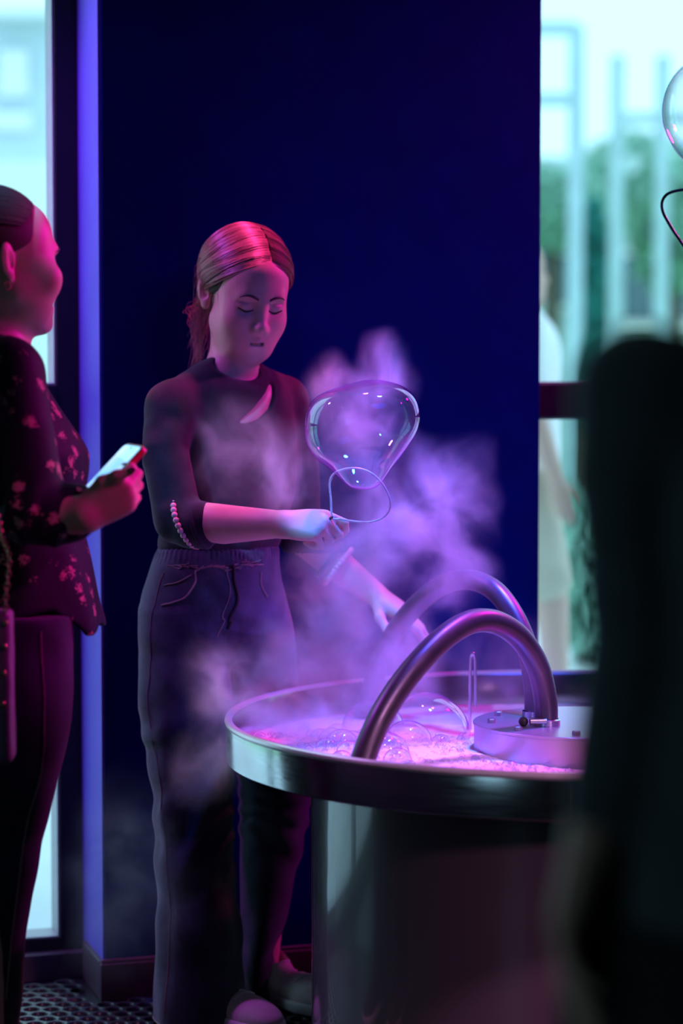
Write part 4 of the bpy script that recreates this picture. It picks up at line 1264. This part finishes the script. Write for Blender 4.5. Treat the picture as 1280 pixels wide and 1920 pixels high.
def rrect(hw, hl, r, n=6):
    out = []
    for cx_, cy_, a0 in ((hw - r, hl - r, 0), (-hw + r, hl - r, 90), (-hw + r, -hl + r, 180), (hw - r, -hl + r, 270)):
        for k in range(n + 1):
            a = math.radians(a0 + 90 * k / n); out.append((cx_ + r * math.cos(a), cy_ + r * math.sin(a)))
    return np.array(out)
def slab(hw, hl, r, z0, z1):
    q = rrect(hw, hl, r); m_ = len(q)
    V = np.concatenate([np.c_[q, np.full(m_, z0)], np.c_[q, np.full(m_, z1)]])
    fc = [tuple(range(m_))[::-1], tuple(range(m_, 2 * m_))] + [(i, (i + 1) % m_, m_ + (i + 1) % m_, m_ + i) for i in range(m_)]
    return MB().add(V @ PR + pc, fc)
slab(PWd / 2 + 0.002, PLn / 2 + 0.002, 0.011, -PTh, 0.0002).build('case', M['case'], ph, bevel=0.0015)
slab(PWd / 2 - 0.0005, PLn / 2 - 0.0005, 0.010, 0.0002, 0.0010).build('front_glass', M['blackglass'], ph)
scn = slab(PWd / 2 - 0.0025, PLn / 2 - 0.0030, 0.008, 0.0010, 0.0013).build('screen', M['screen'], ph)
MB().add(slab(0.0035, 0.0012, 0.0011, 0.0013, 0.0016).v[0] + pL * (PLn / 2 - 0.008), slab(0.0035, 0.0012, 0.0011, 0.0013, 0.0016).f).build('camera_slot', M['blackglass'], scn)

# shoulder bag on a chain
bg = thing('handbag', 'purple leather handbag with studs hanging from a brass chain', 'handbag', W(-60, 1420, WY - 0.22))
Sx = Solid()
bcn = W(-72, 1285, WY - 0.235)
Sx.add(lambda P: _n(np.maximum(np.abs(P - bcn) - [0.072, 0.022, 0.112], 0)) - 0.010, 0)
Sx.disp(lambda P: 0.0015 * vnoise(P, 25, 4), 0.002)
bagb = sculpt('bag_body', Sx, bcn - [0.1, 0.06, 0.15], bcn + [0.1, 0.06, 0.15], 0.004, M['bag'], bg)
for x, y in ((14, 1168), (12, 1212), (10, 1262), (8, 1320)):
    q = W(x - 3, y, WY - 0.269); MB().sphere(q, (0.0045, 0.003, 0.0045), 12, 8).build('stud', M['gold'], bagb)
cp = spl([W(3, 1008, WY - 0.262), W(10, 1024, WY - 0.262), W(17, 1045, WY - 0.262), W(15, 1080, WY - 0.262), W(11, 1120, WY - 0.262), W(10, 1152, WY - 0.262)], 19)
cp = np.vstack([spl([W(-30, 700, WY - 0.19), W(-28, 800, WY - 0.23), W(-12, 930, WY - 0.250), W(3, 1008, WY - 0.262)], 30)[:-1], cp])
for i in range(len(cp) - 1):
    a, b_ = cp[i], cp[i + 1]; c = (a + b_) / 2; d = unit(b_ - a); l = np.linalg.norm(b_ - a) * 0.66
    nrm = unit(np.cross(d, [0, 1, 0] if i % 2 else [1, 0.3, 0.2])); 
    P = [c + d * l * math.cos(t) + nrm * 0.0042 * math.sin(t) for t in np.linspace(0, 2 * np.pi, 14, endpoint=False)]
    MB().tube(P, 0.0014, 6, closed=True).build('chain_link', M['gold'], bg)

# ------------------------------------------------------------------ visitor in black in the foreground
M['black_cloth'] = mat('black_cloth', (0.055, 0.07, 0.08), 0.8, var=0.2, vscale=20, bump=0.1, bscale=200, spec=0.2, sheen=0.6)
M['black_skirt'] = mat('black_skirt', (0.015, 0.015, 0.018), 0.85, var=0.2, vscale=20, spec=0.2)
RY = 1.80; KV = RY / 2.15
def Q(x, dy, z): return np.array([x * KV, RY + dy * KV, 1.3 + (z - 1.3) * KV])
vis = thing('person', 'person in loose black clothes standing with one arm hanging down', 'person', Q(0.47, +0.02, 0))
Sv = Solid()
VH = Head(Q(0.47, 0.0, 1.475), math.radians(195), math.radians(8), 0, 0.9)
VH.build(Sv, neck_to=Q(0.47, +0.02, 1.30), neck_r=(0.05, 0.055))
vs_, ve, vw_ = W(1205, 738, RY - 0.01), W(1178, 1240, RY - 0.02), W(1112, 1570, RY - 0.03)
Sv.add(chain([Q(0.47, +0.02, 1.27), vs_], [0.05 * KV, 0.045 * KV]), 0.03)
Sv.add(chain([vs_, W(1170, 1010, RY), ve, W(1128, 1500, RY - 0.03), vw_], [0.035 * KV, 0.026 * KV, 0.026 * KV, 0.024 * KV, 0.025 * KV]), 0.01)
Sv.add(chain([Q(0.47, +0.02, 1.27), Q(0.66, 0, 1.24), Q(0.70, -0.02, 1.0), Q(0.70, -0.10, 0.80)], [0.05 * KV, 0.045 * KV, 0.037 * KV, 0.027 * KV]), 0.02)
Sv.add(ell(Q(0.47, +0.02, 1.05), (0.10, 0.08, 0.20)), 0.03)
hand(Sv, vw_, W(1062, 1770, RY - 0.04) - vw_, (-0.75, 0.45, 0.25), 0.85, False, curls=[(12, 18, 10), (16, 22, 12), (20, 26, 14), (24, 28, 14)], spread=0.08)
hand(Sv, Q(0.70, -0.10, 0.80), (0, -0.3, -1), (1, 0, 0), 0.95, True)
sculpt('body', Sv, Q(0.15, -0.25, 0.60), Q(0.80, +0.22, 1.62), 0.0045, M['skin'], vis)
VH.brows(Sv, vis, M['lash'])
Sk = Solid(); Sk.add(VH.fn(ell(hc2, hr2)), 0); Sk.sub(VH.fn(ell((0, -0.098, -0.030), (0.072, 0.072, 0.112))), 0.006)
Sk.sub(VH.fn(lambda P: (P[..., 2] + 0.06 + 0.2 * (P[..., 1] - 0.01)) * 0.9), 0.006)
sculpt('hair', Sk, VH.o - 0.18, VH.o + 0.18, 0.004, M['hair_w'], vis)
Sp = Solid()
def vst(py, xl, cx=0.47 * KV, hd=0.15): 
    x0 = W(xl, py, RY)[0]; return (W(xl, py, RY)[2], cx, RY + 0.02, cx - x0, hd * KV)
Sp.add(zloft([vst(680, 1340, hd=.07), vst(740, 1230, hd=.12), vst(900, 1215, hd=.135), vst(1060, 1200, hd=.135), vst(1200, 1180, hd=.14), vst(1350, 1150, hd=.15), vst(1550, 1120, hd=.16), vst(1740, 1110, hd=.165)], 0, 0.02), 0)
Sp.add(chain([Q(0.47, +0.02, 1.26), vs_], [0.06 * KV, 0.058 * KV]), 0.03)
Sp.add(chain([vs_, W(1166, 880, RY), W(1170, 1010, RY), W(1178, 1110, RY - 0.01)], [0.060 * KV, 0.046 * KV, 0.040 * KV, 0.036 * KV]), 0.02)
Sp.add(chain([W(1178, 1110, RY - 0.01), ve, W(1128, 1500, RY - 0.03)], [0.034 * KV, 0.040 * KV, 0.034 * KV]), 0.02)
Sp.add(chain([Q(0.47, +0.02, 1.26), Q(0.66, 0, 1.24), Q(0.70, -0.02, 1.0), Q(0.70, -0.09, 0.84)], [0.06 * KV, 0.062 * KV, 0.050 * KV, 0.040 * KV]), 0.03)
Sp.disp(lambda P: 0.004 * vnoise(P, 12, 3), 0.005)
sculpt('top', Sp, Q(0.15, -0.25, 0.74), Q(0.82, +0.24, 1.36), 0.005, M['black_cloth'], vis)
Sp = Solid()
Sp.add(zloft([vst(1690, 1112, hd=.15), vst(1780, 1062, hd=.17), vst(1920, 1048, hd=.18), vst(2400, 1040, hd=.19), vst(2900, 1040, hd=.19)], 0, 0.02), 0)
Sp.disp(lambda P: 0.008 * np.sin(np.arctan2(P[..., 1] - RY, P[..., 0] - 0.47 * KV) * 14 + vnoise(P, 3, 2)) * np.clip((0.8 - P[..., 2]) * 2, 0, 1), 0.009)
sculpt('skirt', Sp, Q(0.12, -0.28, 0.2), Q(0.85, +0.28, 0.88), 0.007, M['black_skirt'], vis)
for x in (0.38 * KV, 0.56 * KV):
    Sl = Solid(); Sl.add(cap((x, RY + 0.02, 0.58), (x, RY + 0.02, 0.06), 0.055, 0.033), 0)
    sculpt('stocking', Sl, (x - 0.08, RY - 0.08, 0.03), (x + 0.08, RY + 0.12, 0.66), 0.006, M['black_skirt'], vis)
    shoe(vis, (x, RY - 0.04, 0.0005), (x, RY + 0.19, 0.0005), M['cord'], M['cord'], M['cord'])

# ------------------------------------------------------------------ outdoors
M['grass'] = mat('lawn', (0.34, 0.62, 0.26), 0.9, var=0.35, vscale=1.2, bump=0.4, bscale=30)
M['pave'] = mat('pale_paving', (0.85, 0.86, 0.86), 0.8, var=0.08, vscale=1.5)
M['white_wall'] = mat('pale_facade', (0.90, 0.90, 0.90), 0.8, var=0.05, vscale=1)
M['grey_wall'] = mat('grey_facade', (0.62, 0.72, 0.76), 0.8, var=0.1, vscale=1)
M['win_out'] = mat('facade_window_glass', (0.10, 0.16, 0.20), 0.15, var=0.2, vscale=0.6)
M['blue_panel'] = mat('blue_panel', (0.03, 0.16, 0.42), 0.5, var=0.1, vscale=2)
M['steel_post'] = mat('grey_painted_steel', (0.46, 0.60, 0.64), 0.5, var=0.1, vscale=6)
M['leaf'] = mat('green_leaves', (0.32, 0.56, 0.44), 0.6, var=0.4, vscale=6)
M['leaf_d'] = mat('dark_cypress_leaves', (0.04, 0.28, 0.26), 0.7, var=0.4, vscale=6)
M['bark'] = mat('bark', (0.12, 0.09, 0.07), 0.9, var=0.3, vscale=10)

def outdoors():
    e0 = PD + 0.13
    o = rbox(MB(), -14, 18, e0, 7.2, -0.05, -0.01).build('pavement', M['pave'], smooth=False); struct(o, 'pale paving outside the windows')
    o = rbox(MB(), -40, 45, 7.2, 60, -0.06, -0.02).build('lawn', M['grass'], smooth=False); struct(o, 'green lawn beyond the paving')
    # facade of the house across the lawn: pale piers, windows, a blue door panel
    Yb = 24.0
    b = thing('building', 'pale house with windows and blue door across the lawn', 'building', (5.0, Yb, 0))
    w0 = W(930, 800, Yb); 
    zr = ZP(330, Yb)
    MB().box((w0[0], Yb, 0), (9.5, Yb + 6, zr)).build('wall', M['grey_wall'], b, smooth=False)
    MB().box((w0[0] - 0.2, Yb - 0.35, zr), (9.7, Yb + 6, zr + 0.16)).build('roof_slab', M['grey_wall'], b, smooth=False)
    MB().box((w0[0], Yb - 0.16, ZP(470, Yb)), (XP(1085, Yb), Yb - 0.002, ZP(438, Yb))).build('balcony_band', M['white_wall'], b, smooth=False)
    MB().box((XP(1140, Yb), Yb - 0.16, ZP(640, Yb)), (9.5, Yb - 0.002, ZP(610, Yb))).build('plinth_band', M['white_wall'], b, smooth=False)
    for x0, x1 in ((1068, 1094), (1138, 1156), (1228, 1252)):
        MB().box((XP(x0, Yb), Yb - 0.22, 0), (XP(x1, Yb), Yb - 0.003, zr)).build('pier', M['white_wall'], b, smooth=False)
    for x0, x1, y0, y1, m_ in ((1003, 1031, 474, 566, 'blue_panel'), (1036, 1062, 478, 572, 'win_out'), (1166, 1222, 480, 600, 'win_out'), (1262, 1310, 480, 600, 'win_out'),
                              (1166, 1222, 356, 440, 'win_out'), (1262, 1310, 356, 440, 'win_out')):
        f = MB(); a = W(x0, y1, Yb); c = W(x1, y0, Yb)
        f.box((a[0] - 0.06, Yb - 0.10, a[2] - 0.06), (c[0] + 0.06, Yb - 0.004, c[2] + 0.06))
        fo = f.build('door_frame' if m_ == 'blue_panel' else 'window_frame', M['white_wall'], b, smooth=False)
        MB().box((a[0], Yb - 0.125, a[2]), (c[0], Yb - 0.101, c[2])).build('door_panel' if m_ == 'blue_panel' else 'pane', M[m_], fo, smooth=False)
    # steel pergola frames standing on the lawn
    def frame(name, label, Yf, posts, bars):
        t = thing(name, label, 'frame', (W(posts[0], 800, Yf)[0], Yf, 0))
        top = min(y for *_, y in bars)
        for px, y0 in posts_y(posts, bars):
            x = W(px, 700, Yf)[0]
            MB().box((x - 0.045, Yf - 0.045, -0.02), (x + 0.045, Yf + 0.045, ZP(y0, Yf))).build('post', M['steel_post'], t, smooth=False)
        for x0, x1, y in bars:
            MB().box((W(x0, 700, Yf)[0], Yf - 0.03, ZP(y, Yf) - 0.04), (W(x1, 700, Yf)[0], Yf + 0.03, ZP(y, Yf) + 0.04)).build('rail', M['steel_post'], t, smooth=False)
    def posts_y(posts, bars): return [(p, 50 if p < 1100 else 105) for p in posts]
    frame('steel_frame', 'tall steel frame with two rails rising beside the house', 15.0, [930, 1077], [(925, 1080, 54), (925, 1080, 187)])
    frame('steel_frame', 'steel posts joined by a single high rail on the lawn', 17.0, [1153, 1238, 1330], [(1148, 1340, 222)])
    # cypress and shrubs
    def foliage(name, label, cat, c, r, n, m_, trunk=True, size=0.16, group=None):
        t = thing(name, label, cat, (c[0], c[1], 0), group)
        P = rng.normal(0, 1, (n, 3)); P /= np.linalg.norm(P, axis=1)[:, None]
        P = np.asarray(c) + P * np.asarray(r) * rng.uniform(0.55, 1.0, (n, 1)) ** 0.5
        N = rng.normal(0, 1, (n, 3)); N /= np.linalg.norm(N, axis=1)[:, None]
        T = np.cross(N, rng.normal(0, 1, (n, 3))); T /= np.linalg.norm(T, axis=1)[:, None]
        B = np.cross(N, T); s_ = size * rng.uniform(0.6, 1.2, (n, 1))
        V = np.stack([P - T * s_, P + B * s_ * 0.45, P + T * s_, P - B * s_ * 0.45], 1).reshape(-1, 3)
        Fq = np.arange(4 * n).reshape(-1, 4)
        lf = mk('foliage', V, Fq, M[m_], t, False); lf['kind'] = 'stuff'
        if trunk: MB().tube([(c[0], c[1], -0.02), (c[0], c[1], c[2])], 0.07, 8).build('trunk', M['bark'], t)
    p = W(1113, 515, 19.0); foliage('cypress_tree', 'narrow dark green cypress standing on the lawn', 'tree', (p[0], 19.0, p[2] - 0.35), (0.11, 0.11, 0.95), 2600, 'leaf_d', size=0.09)
    for px, py, Yq, r, lab in ((1035, 390, 20.0, (0.42, 0.5, 0.30), 'rounded green tree crown in front of the balcony'), (1105, 385, 21.5, (0.36, 0.4, 0.38), 'bright green tree behind the cypress'),
                               (1190, 330, 31.5, (0.7, 0.7, 0.55), 'grey green tree rising behind the house'), (1262, 410, 20.5, (0.34, 0.5, 0.6), 'leafy green tree beside the steel posts')):
        p = W(px, py, Yq); foliage('leafy_tree', lab, 'tree', (p[0], Yq, p[2]), r, 1800, 'leaf', size=0.13)
    for px, py, Yq, r, lab in ((1060, 972, 13.5, (0.20, 0.25, 0.20), 'yellow green shrub on the near edge of the lawn'), (1000, 1060, 12.4, (0.22, 0.3, 0.22), 'low green shrub beside the paving'),
                               (1118, 1090, 10.6, (0.16, 0.3, 0.36), 'taller green shrub beside the visitor in black')):
        p = W(px, py, Yq); foliage('shrub', lab, 'shrub', (p[0], Yq, p[2]), r, 900, 'leaf', trunk=True, size=0.07)
    # house seen through the other window
    Yc = 17.0
    b = thing('building', 'grey house with white square windows outside the window beside the phone holder', 'building', (-3.0, Yc, 0))
    MB().box((-9.0, Yc, 0), (-1.55, Yc + 5, ZP(40, Yc))).build('wall', M['grey_wall'], b, smooth=False)
    MB().box((-9.2, Yc - 0.3, ZP(40, Yc)), (-1.45, Yc + 5, ZP(22, Yc))).build('roof_slab', M['white_wall'], b, smooth=False)
    for x0, x1, y0, y1 in ((2, 54, 96, 182), (-120, -60, 96, 182), (-20, 60, 214, 246), (-120, -60, 300, 420)):
        a = W(x0, y1, Yc); c = W(x1, y0, Yc)
        fo = MB().box((a[0], Yc - 0.08, a[2]), (c[0], Yc - 0.003, c[2])).build('window_frame', M['white_wall'], b, smooth=False)
        MB().box((a[0] + 0.05, Yc - 0.095, a[2] + 0.05), (c[0] - 0.05, Yc - 0.081, c[2] - 0.05)).build('blind', M['white_wall'], fo, smooth=False)
    MB().box((-9.0, Yc - 1.2, 0), (-1.6, Yc - 0.01, ZP(330, Yc))).build('porch', M['white_wall'], b, smooth=False)

    # passer-by in white, seen past the edge of the pier
    OY = 8.2
    px_ = W(978, 700, OY)[0]
    M['white_shirt'] = mat('white_shirt', (0.95, 0.90, 0.90), 0.8, var=0.05, vscale=10)
    M['beige'] = mat('beige_shorts', (0.62, 0.52, 0.42), 0.8, var=0.1, vscale=10)
    t = thing('person', 'person in white shirt and beige shorts walking past outside the window', 'person', (px_, OY, 0))
    S = Solid()
    HO = Head((px_ - 0.02, OY, ZP(510, OY)), math.radians(70), 0, 0, 1.0)
    HO.build(S, neck_to=(px_ - 0.03, OY, 1.50))
    S.add(ell((px_ - 0.02, OY, 1.2), (0.11, 0.15, 0.25)), 0.04)
    S.add(chain([(px_, OY - 0.19, 1.44), (px_ + 0.02, OY - 0.22, 1.15), (px_ + 0.10, OY - 0.22, 0.92)], [0.05, 0.042, 0.03]), 0.02)
    S.add(chain([(px_, OY + 0.19, 1.44), (px_ - 0.05, OY + 0.22, 1.15), (px_ - 0.02, OY + 0.22, 0.92)], [0.05, 0.042, 0.03]), 0.02)
    for dx, dy in ((0.10, -0.09), (-0.12, 0.09)):
        S.add(chain([(px_, OY + dy, 0.92), (px_ + dx, OY + dy, 0.50), (px_ + dx * 1.2, OY + dy, 0.07)], [0.085, 0.058, 0.036]), 0.03)
    hand(S, (px_ + 0.10, OY - 0.22, 0.92), (0.3, 0, -1), (0, -1, 0), 0.95, True)
    hand(S, (px_ - 0.02, OY + 0.22, 0.92), (0.3, 0, -1), (0, 1, 0), 0.95, False)
    sculpt('body', S, (px_ - 0.45, OY - 0.4, 0.0), (px_ + 0.45, OY + 0.4, 1.80), 0.008, M['skin_f'], t)
    S = Solid(); S.add(HO.fn(ell(hc2, hr2)), 0); S.sub(HO.fn(ell((0, -0.098, -0.030), (0.072, 0.072, 0.112))), 0.006); S.sub(HO.fn(lambda P: P[..., 2] + 0.03), 0.005)
    sculpt('hair', S, HO.o - 0.18, HO.o + 0.18, 0.006, M['hair_w'], t)
    S = Solid(); S.add(zloft([(0.88, px_, OY, 0.135, 0.19), (1.15, px_, OY, 0.135, 0.18), (1.38, px_, OY, 0.125, 0.19), (1.50, px_ - 0.02, OY, 0.07, 0.11)], 0, 0.03), 0)
    S.add(chain([(px_, OY - 0.17, 1.43), (px_ + 0.02, OY - 0.22, 1.18)], [0.07, 0.065]), 0.03); S.add(chain([(px_, OY + 0.17, 1.43), (px_ - 0.04, OY + 0.22, 1.18)], [0.07, 0.065]), 0.03)
    sculpt('shirt', S, (px_ - 0.3, OY - 0.35, 0.82), (px_ + 0.3, OY + 0.35, 1.58), 0.008, M['white_shirt'], t)
    S = Solid(); S.add(ell((px_, OY, 0.92), (0.13, 0.18, 0.13)), 0)
    for dx, dy in ((0.10, -0.09), (-0.12, 0.09)):
        S.add(cap((px_, OY + dy, 0.90), (px_ + dx * 0.8, OY + dy, 0.58), 0.105, 0.09), 0.03)
    sculpt('shorts', S, (px_ - 0.35, OY - 0.35, 0.50), (px_ + 0.35, OY + 0.35, 1.06), 0.008, M['beige'], t)
    for dx, dy in ((0.12, -0.09), (-0.144, 0.09)):
        shoe(t, (px_ + dx - 0.06, OY + dy, -0.0095), (px_ + dx + 0.18, OY + dy, -0.0095), M['cord'], M['sole'], M['cord'])
outdoors()

# ------------------------------------------------------------------ cold mist rising from the basin
def steam():
    ng = bpy.data.node_groups.new('mist_density', 'GeometryNodeTree')
    ng.interface.new_socket('Geometry', in_out='INPUT', socket_type='NodeSocketGeometry')
    ng.interface.new_socket('Geometry', in_out='OUTPUT', socket_type='NodeSocketGeometry')
    nd, L = ng.nodes, ng.links.new
    go = nd.new('NodeGroupOutput')
    pos = nd.new('GeometryNodeInputPosition').outputs[0]
    def vm(op, a, b=None, sc=None):
        n = nd.new('ShaderNodeVectorMath'); n.operation = op
        for i, x in enumerate((a, b)):
            if x is None: continue
            if isinstance(x, (tuple, list, np.ndarray)): n.inputs[i].default_value = tuple(float(v) for v in x)
            else: L(x, n.inputs[i])
        if sc is not None: n.inputs['Scale'].default_value = sc
        return n.outputs['Value'] if op in ('LENGTH',) else n.outputs['Vector']
    def mm(op, a, b=None, c=None):
        n = nd.new('ShaderNodeMath'); n.operation = op
        for i, x in enumerate((a, b, c)):
            if x is None: continue
            if isinstance(x, (int, float)): n.inputs[i].default_value = x
            else: L(x, n.inputs[i])
        return n.outputs[0]
    def noise(vec, scale, detail, rough=0.55, dist=0.0, color=False):
        n = nd.new('ShaderNodeTexNoise'); n.inputs['Scale'].default_value = scale; n.inputs['Detail'].default_value = detail
        n.inputs['Roughness'].default_value = rough; n.inputs['Distortion'].default_value = dist
        L(vec, n.inputs['Vector']); return n.outputs['Color'] if color else n.outputs['Fac']
    # curl the space, then a fine noise in it
    w1 = vm('SUBTRACT', noise(pos, 4.0, 2, color=True), (0.5, 0.5, 0.5))
    p1 = vm('ADD', pos, vm('SCALE', w1, sc=0.26))
    w2 = vm('SUBTRACT', noise(p1, 11.0, 2, color=True), (0.5, 0.5, 0.5))
    p2 = vm('ADD', p1, vm('SCALE', w2, sc=0.085))
    fine = noise(vm('MULTIPLY', p2, (1, 1, 0.75)), 12.0, 6, 0.62)
    pe = vm('ADD', pos, vm('SCALE', w1, sc=0.20))
    env = None
    for px, py, Y, rx, rz, ry, w in BLOBS:
        c = W(px, py, Y); s = Y / F
        d = vm('LENGTH', vm('DIVIDE', vm('SUBTRACT', pe, c), (rx * s, ry, rz * s)))
        n = nd.new('ShaderNodeMapRange'); n.interpolation_type = 'SMOOTHSTEP'
        n.inputs['From Min'].default_value = 1.0; n.inputs['From Max'].default_value = 0.1
        n.inputs['To Min'].default_value = 0; n.inputs['To Max'].default_value = w
        L(d, n.inputs['Value'])
        env = n.outputs[0] if env is None else mm('ADD', env, n.outputs[0])
    n = nd.new('ShaderNodeMapRange'); n.interpolation_type = 'SMOOTHSTEP'
    n.inputs['From Min'].default_value = 0.42; n.inputs['From Max'].default_value = 0.70
    n.inputs['To Min'].default_value = 0.06; n.inputs['To Max'].default_value = 1
    L(fine, n.inputs['Value'])
    dens = mm('MULTIPLY', env, n.outputs[0])
    vc = nd.new('GeometryNodeVolumeCube')
    lo = np.array([-0.62, 4.02, 0.05]); hi = np.array([0.48, 4.86, 1.42]); h = 0.0052
    vc.inputs['Min'].default_value = tuple(lo); vc.inputs['Max'].default_value = tuple(hi)
    for ax, nm in enumerate(('Resolution X', 'Resolution Y', 'Resolution Z')):
        vc.inputs[nm].default_value = int((hi - lo)[ax] / h)
    L(dens, vc.inputs['Density'])
    sm = nd.new('GeometryNodeSetMaterial')
    m = bpy.data.materials.new('mist'); m.use_nodes = True
    nt = m.node_tree; nt.nodes.remove(nt.nodes['Principled BSDF'])
    at = nt.nodes.new('ShaderNodeAttribute'); at.attribute_name = 'density'
    mu = nt.nodes.new('ShaderNodeMath'); mu.operation = 'MULTIPLY'; mu.inputs[1].default_value = MIST
    nt.links.new(at.outputs['Fac'], mu.inputs[0])
    sc_ = nt.nodes.new('ShaderNodeVolumeScatter'); sc_.inputs['Color'].default_value = (0.94, 0.95, 1.0, 1); sc_.inputs['Anisotropy'].default_value = 0.25
    nt.links.new(mu.outputs[0], sc_.inputs['Density'])
    nt.links.new(sc_.outputs[0], nt.nodes['Material Output'].inputs['Volume'])
    sm.inputs['Material'].default_value = m
    L(vc.outputs[0], sm.inputs['Geometry']); L(sm.outputs[0], go.inputs[0])
    vd = bpy.data.volumes.new('mist'); o = bpy.data.objects.new('mist', vd); COL.objects.link(o)
    vd.materials.append(m)
    md = o.modifiers.new('density', 'NODES'); md.node_group = ng
    tag(o, 'swirling pale mist rising from the foam around wand and hands', 'mist', kind='stuff')
MIST = 24.0
BLOBS = [  # px, py, depth, half width px, half height px, half depth m, weight
    (555, 1345, 4.40, 170, 62, 0.24, 1.0), (610, 1240, 4.45, 150, 120, 0.20, 0.9), (650, 1110, 4.48, 125, 140, 0.18, 0.95),
    (720, 980, 4.50, 160, 140, 0.18, 0.85), (830, 910, 4.52, 130, 130, 0.16, 0.5), (690, 790, 4.52, 130, 120, 0.15, 0.5),
    (725, 690, 4.55, 85, 70, 0.14, 0.6), (610, 720, 4.55, 80, 50, 0.12, 0.4), (440, 860, 4.50, 125, 125, 0.11, 0.46), (545, 890, 4.48, 130, 115, 0.12, 0.52),
    (430, 1290, 4.36, 110, 120, 0.16, 0.7), (395, 1430, 4.32, 100, 90, 0.14, 0.45), (710, 1250, 4.45, 160, 140, 0.20, 0.6),
    (230, 1640, 4.60, 130, 230, 0.16, 0.10), (940, 1260, 4.45, 170, 130, 0.22, 0.10), (820, 1090, 4.5, 120, 110, 0.16, 0.4), (700, 1380, 4.35, 260, 60, 0.25, 0.22)]
steam()
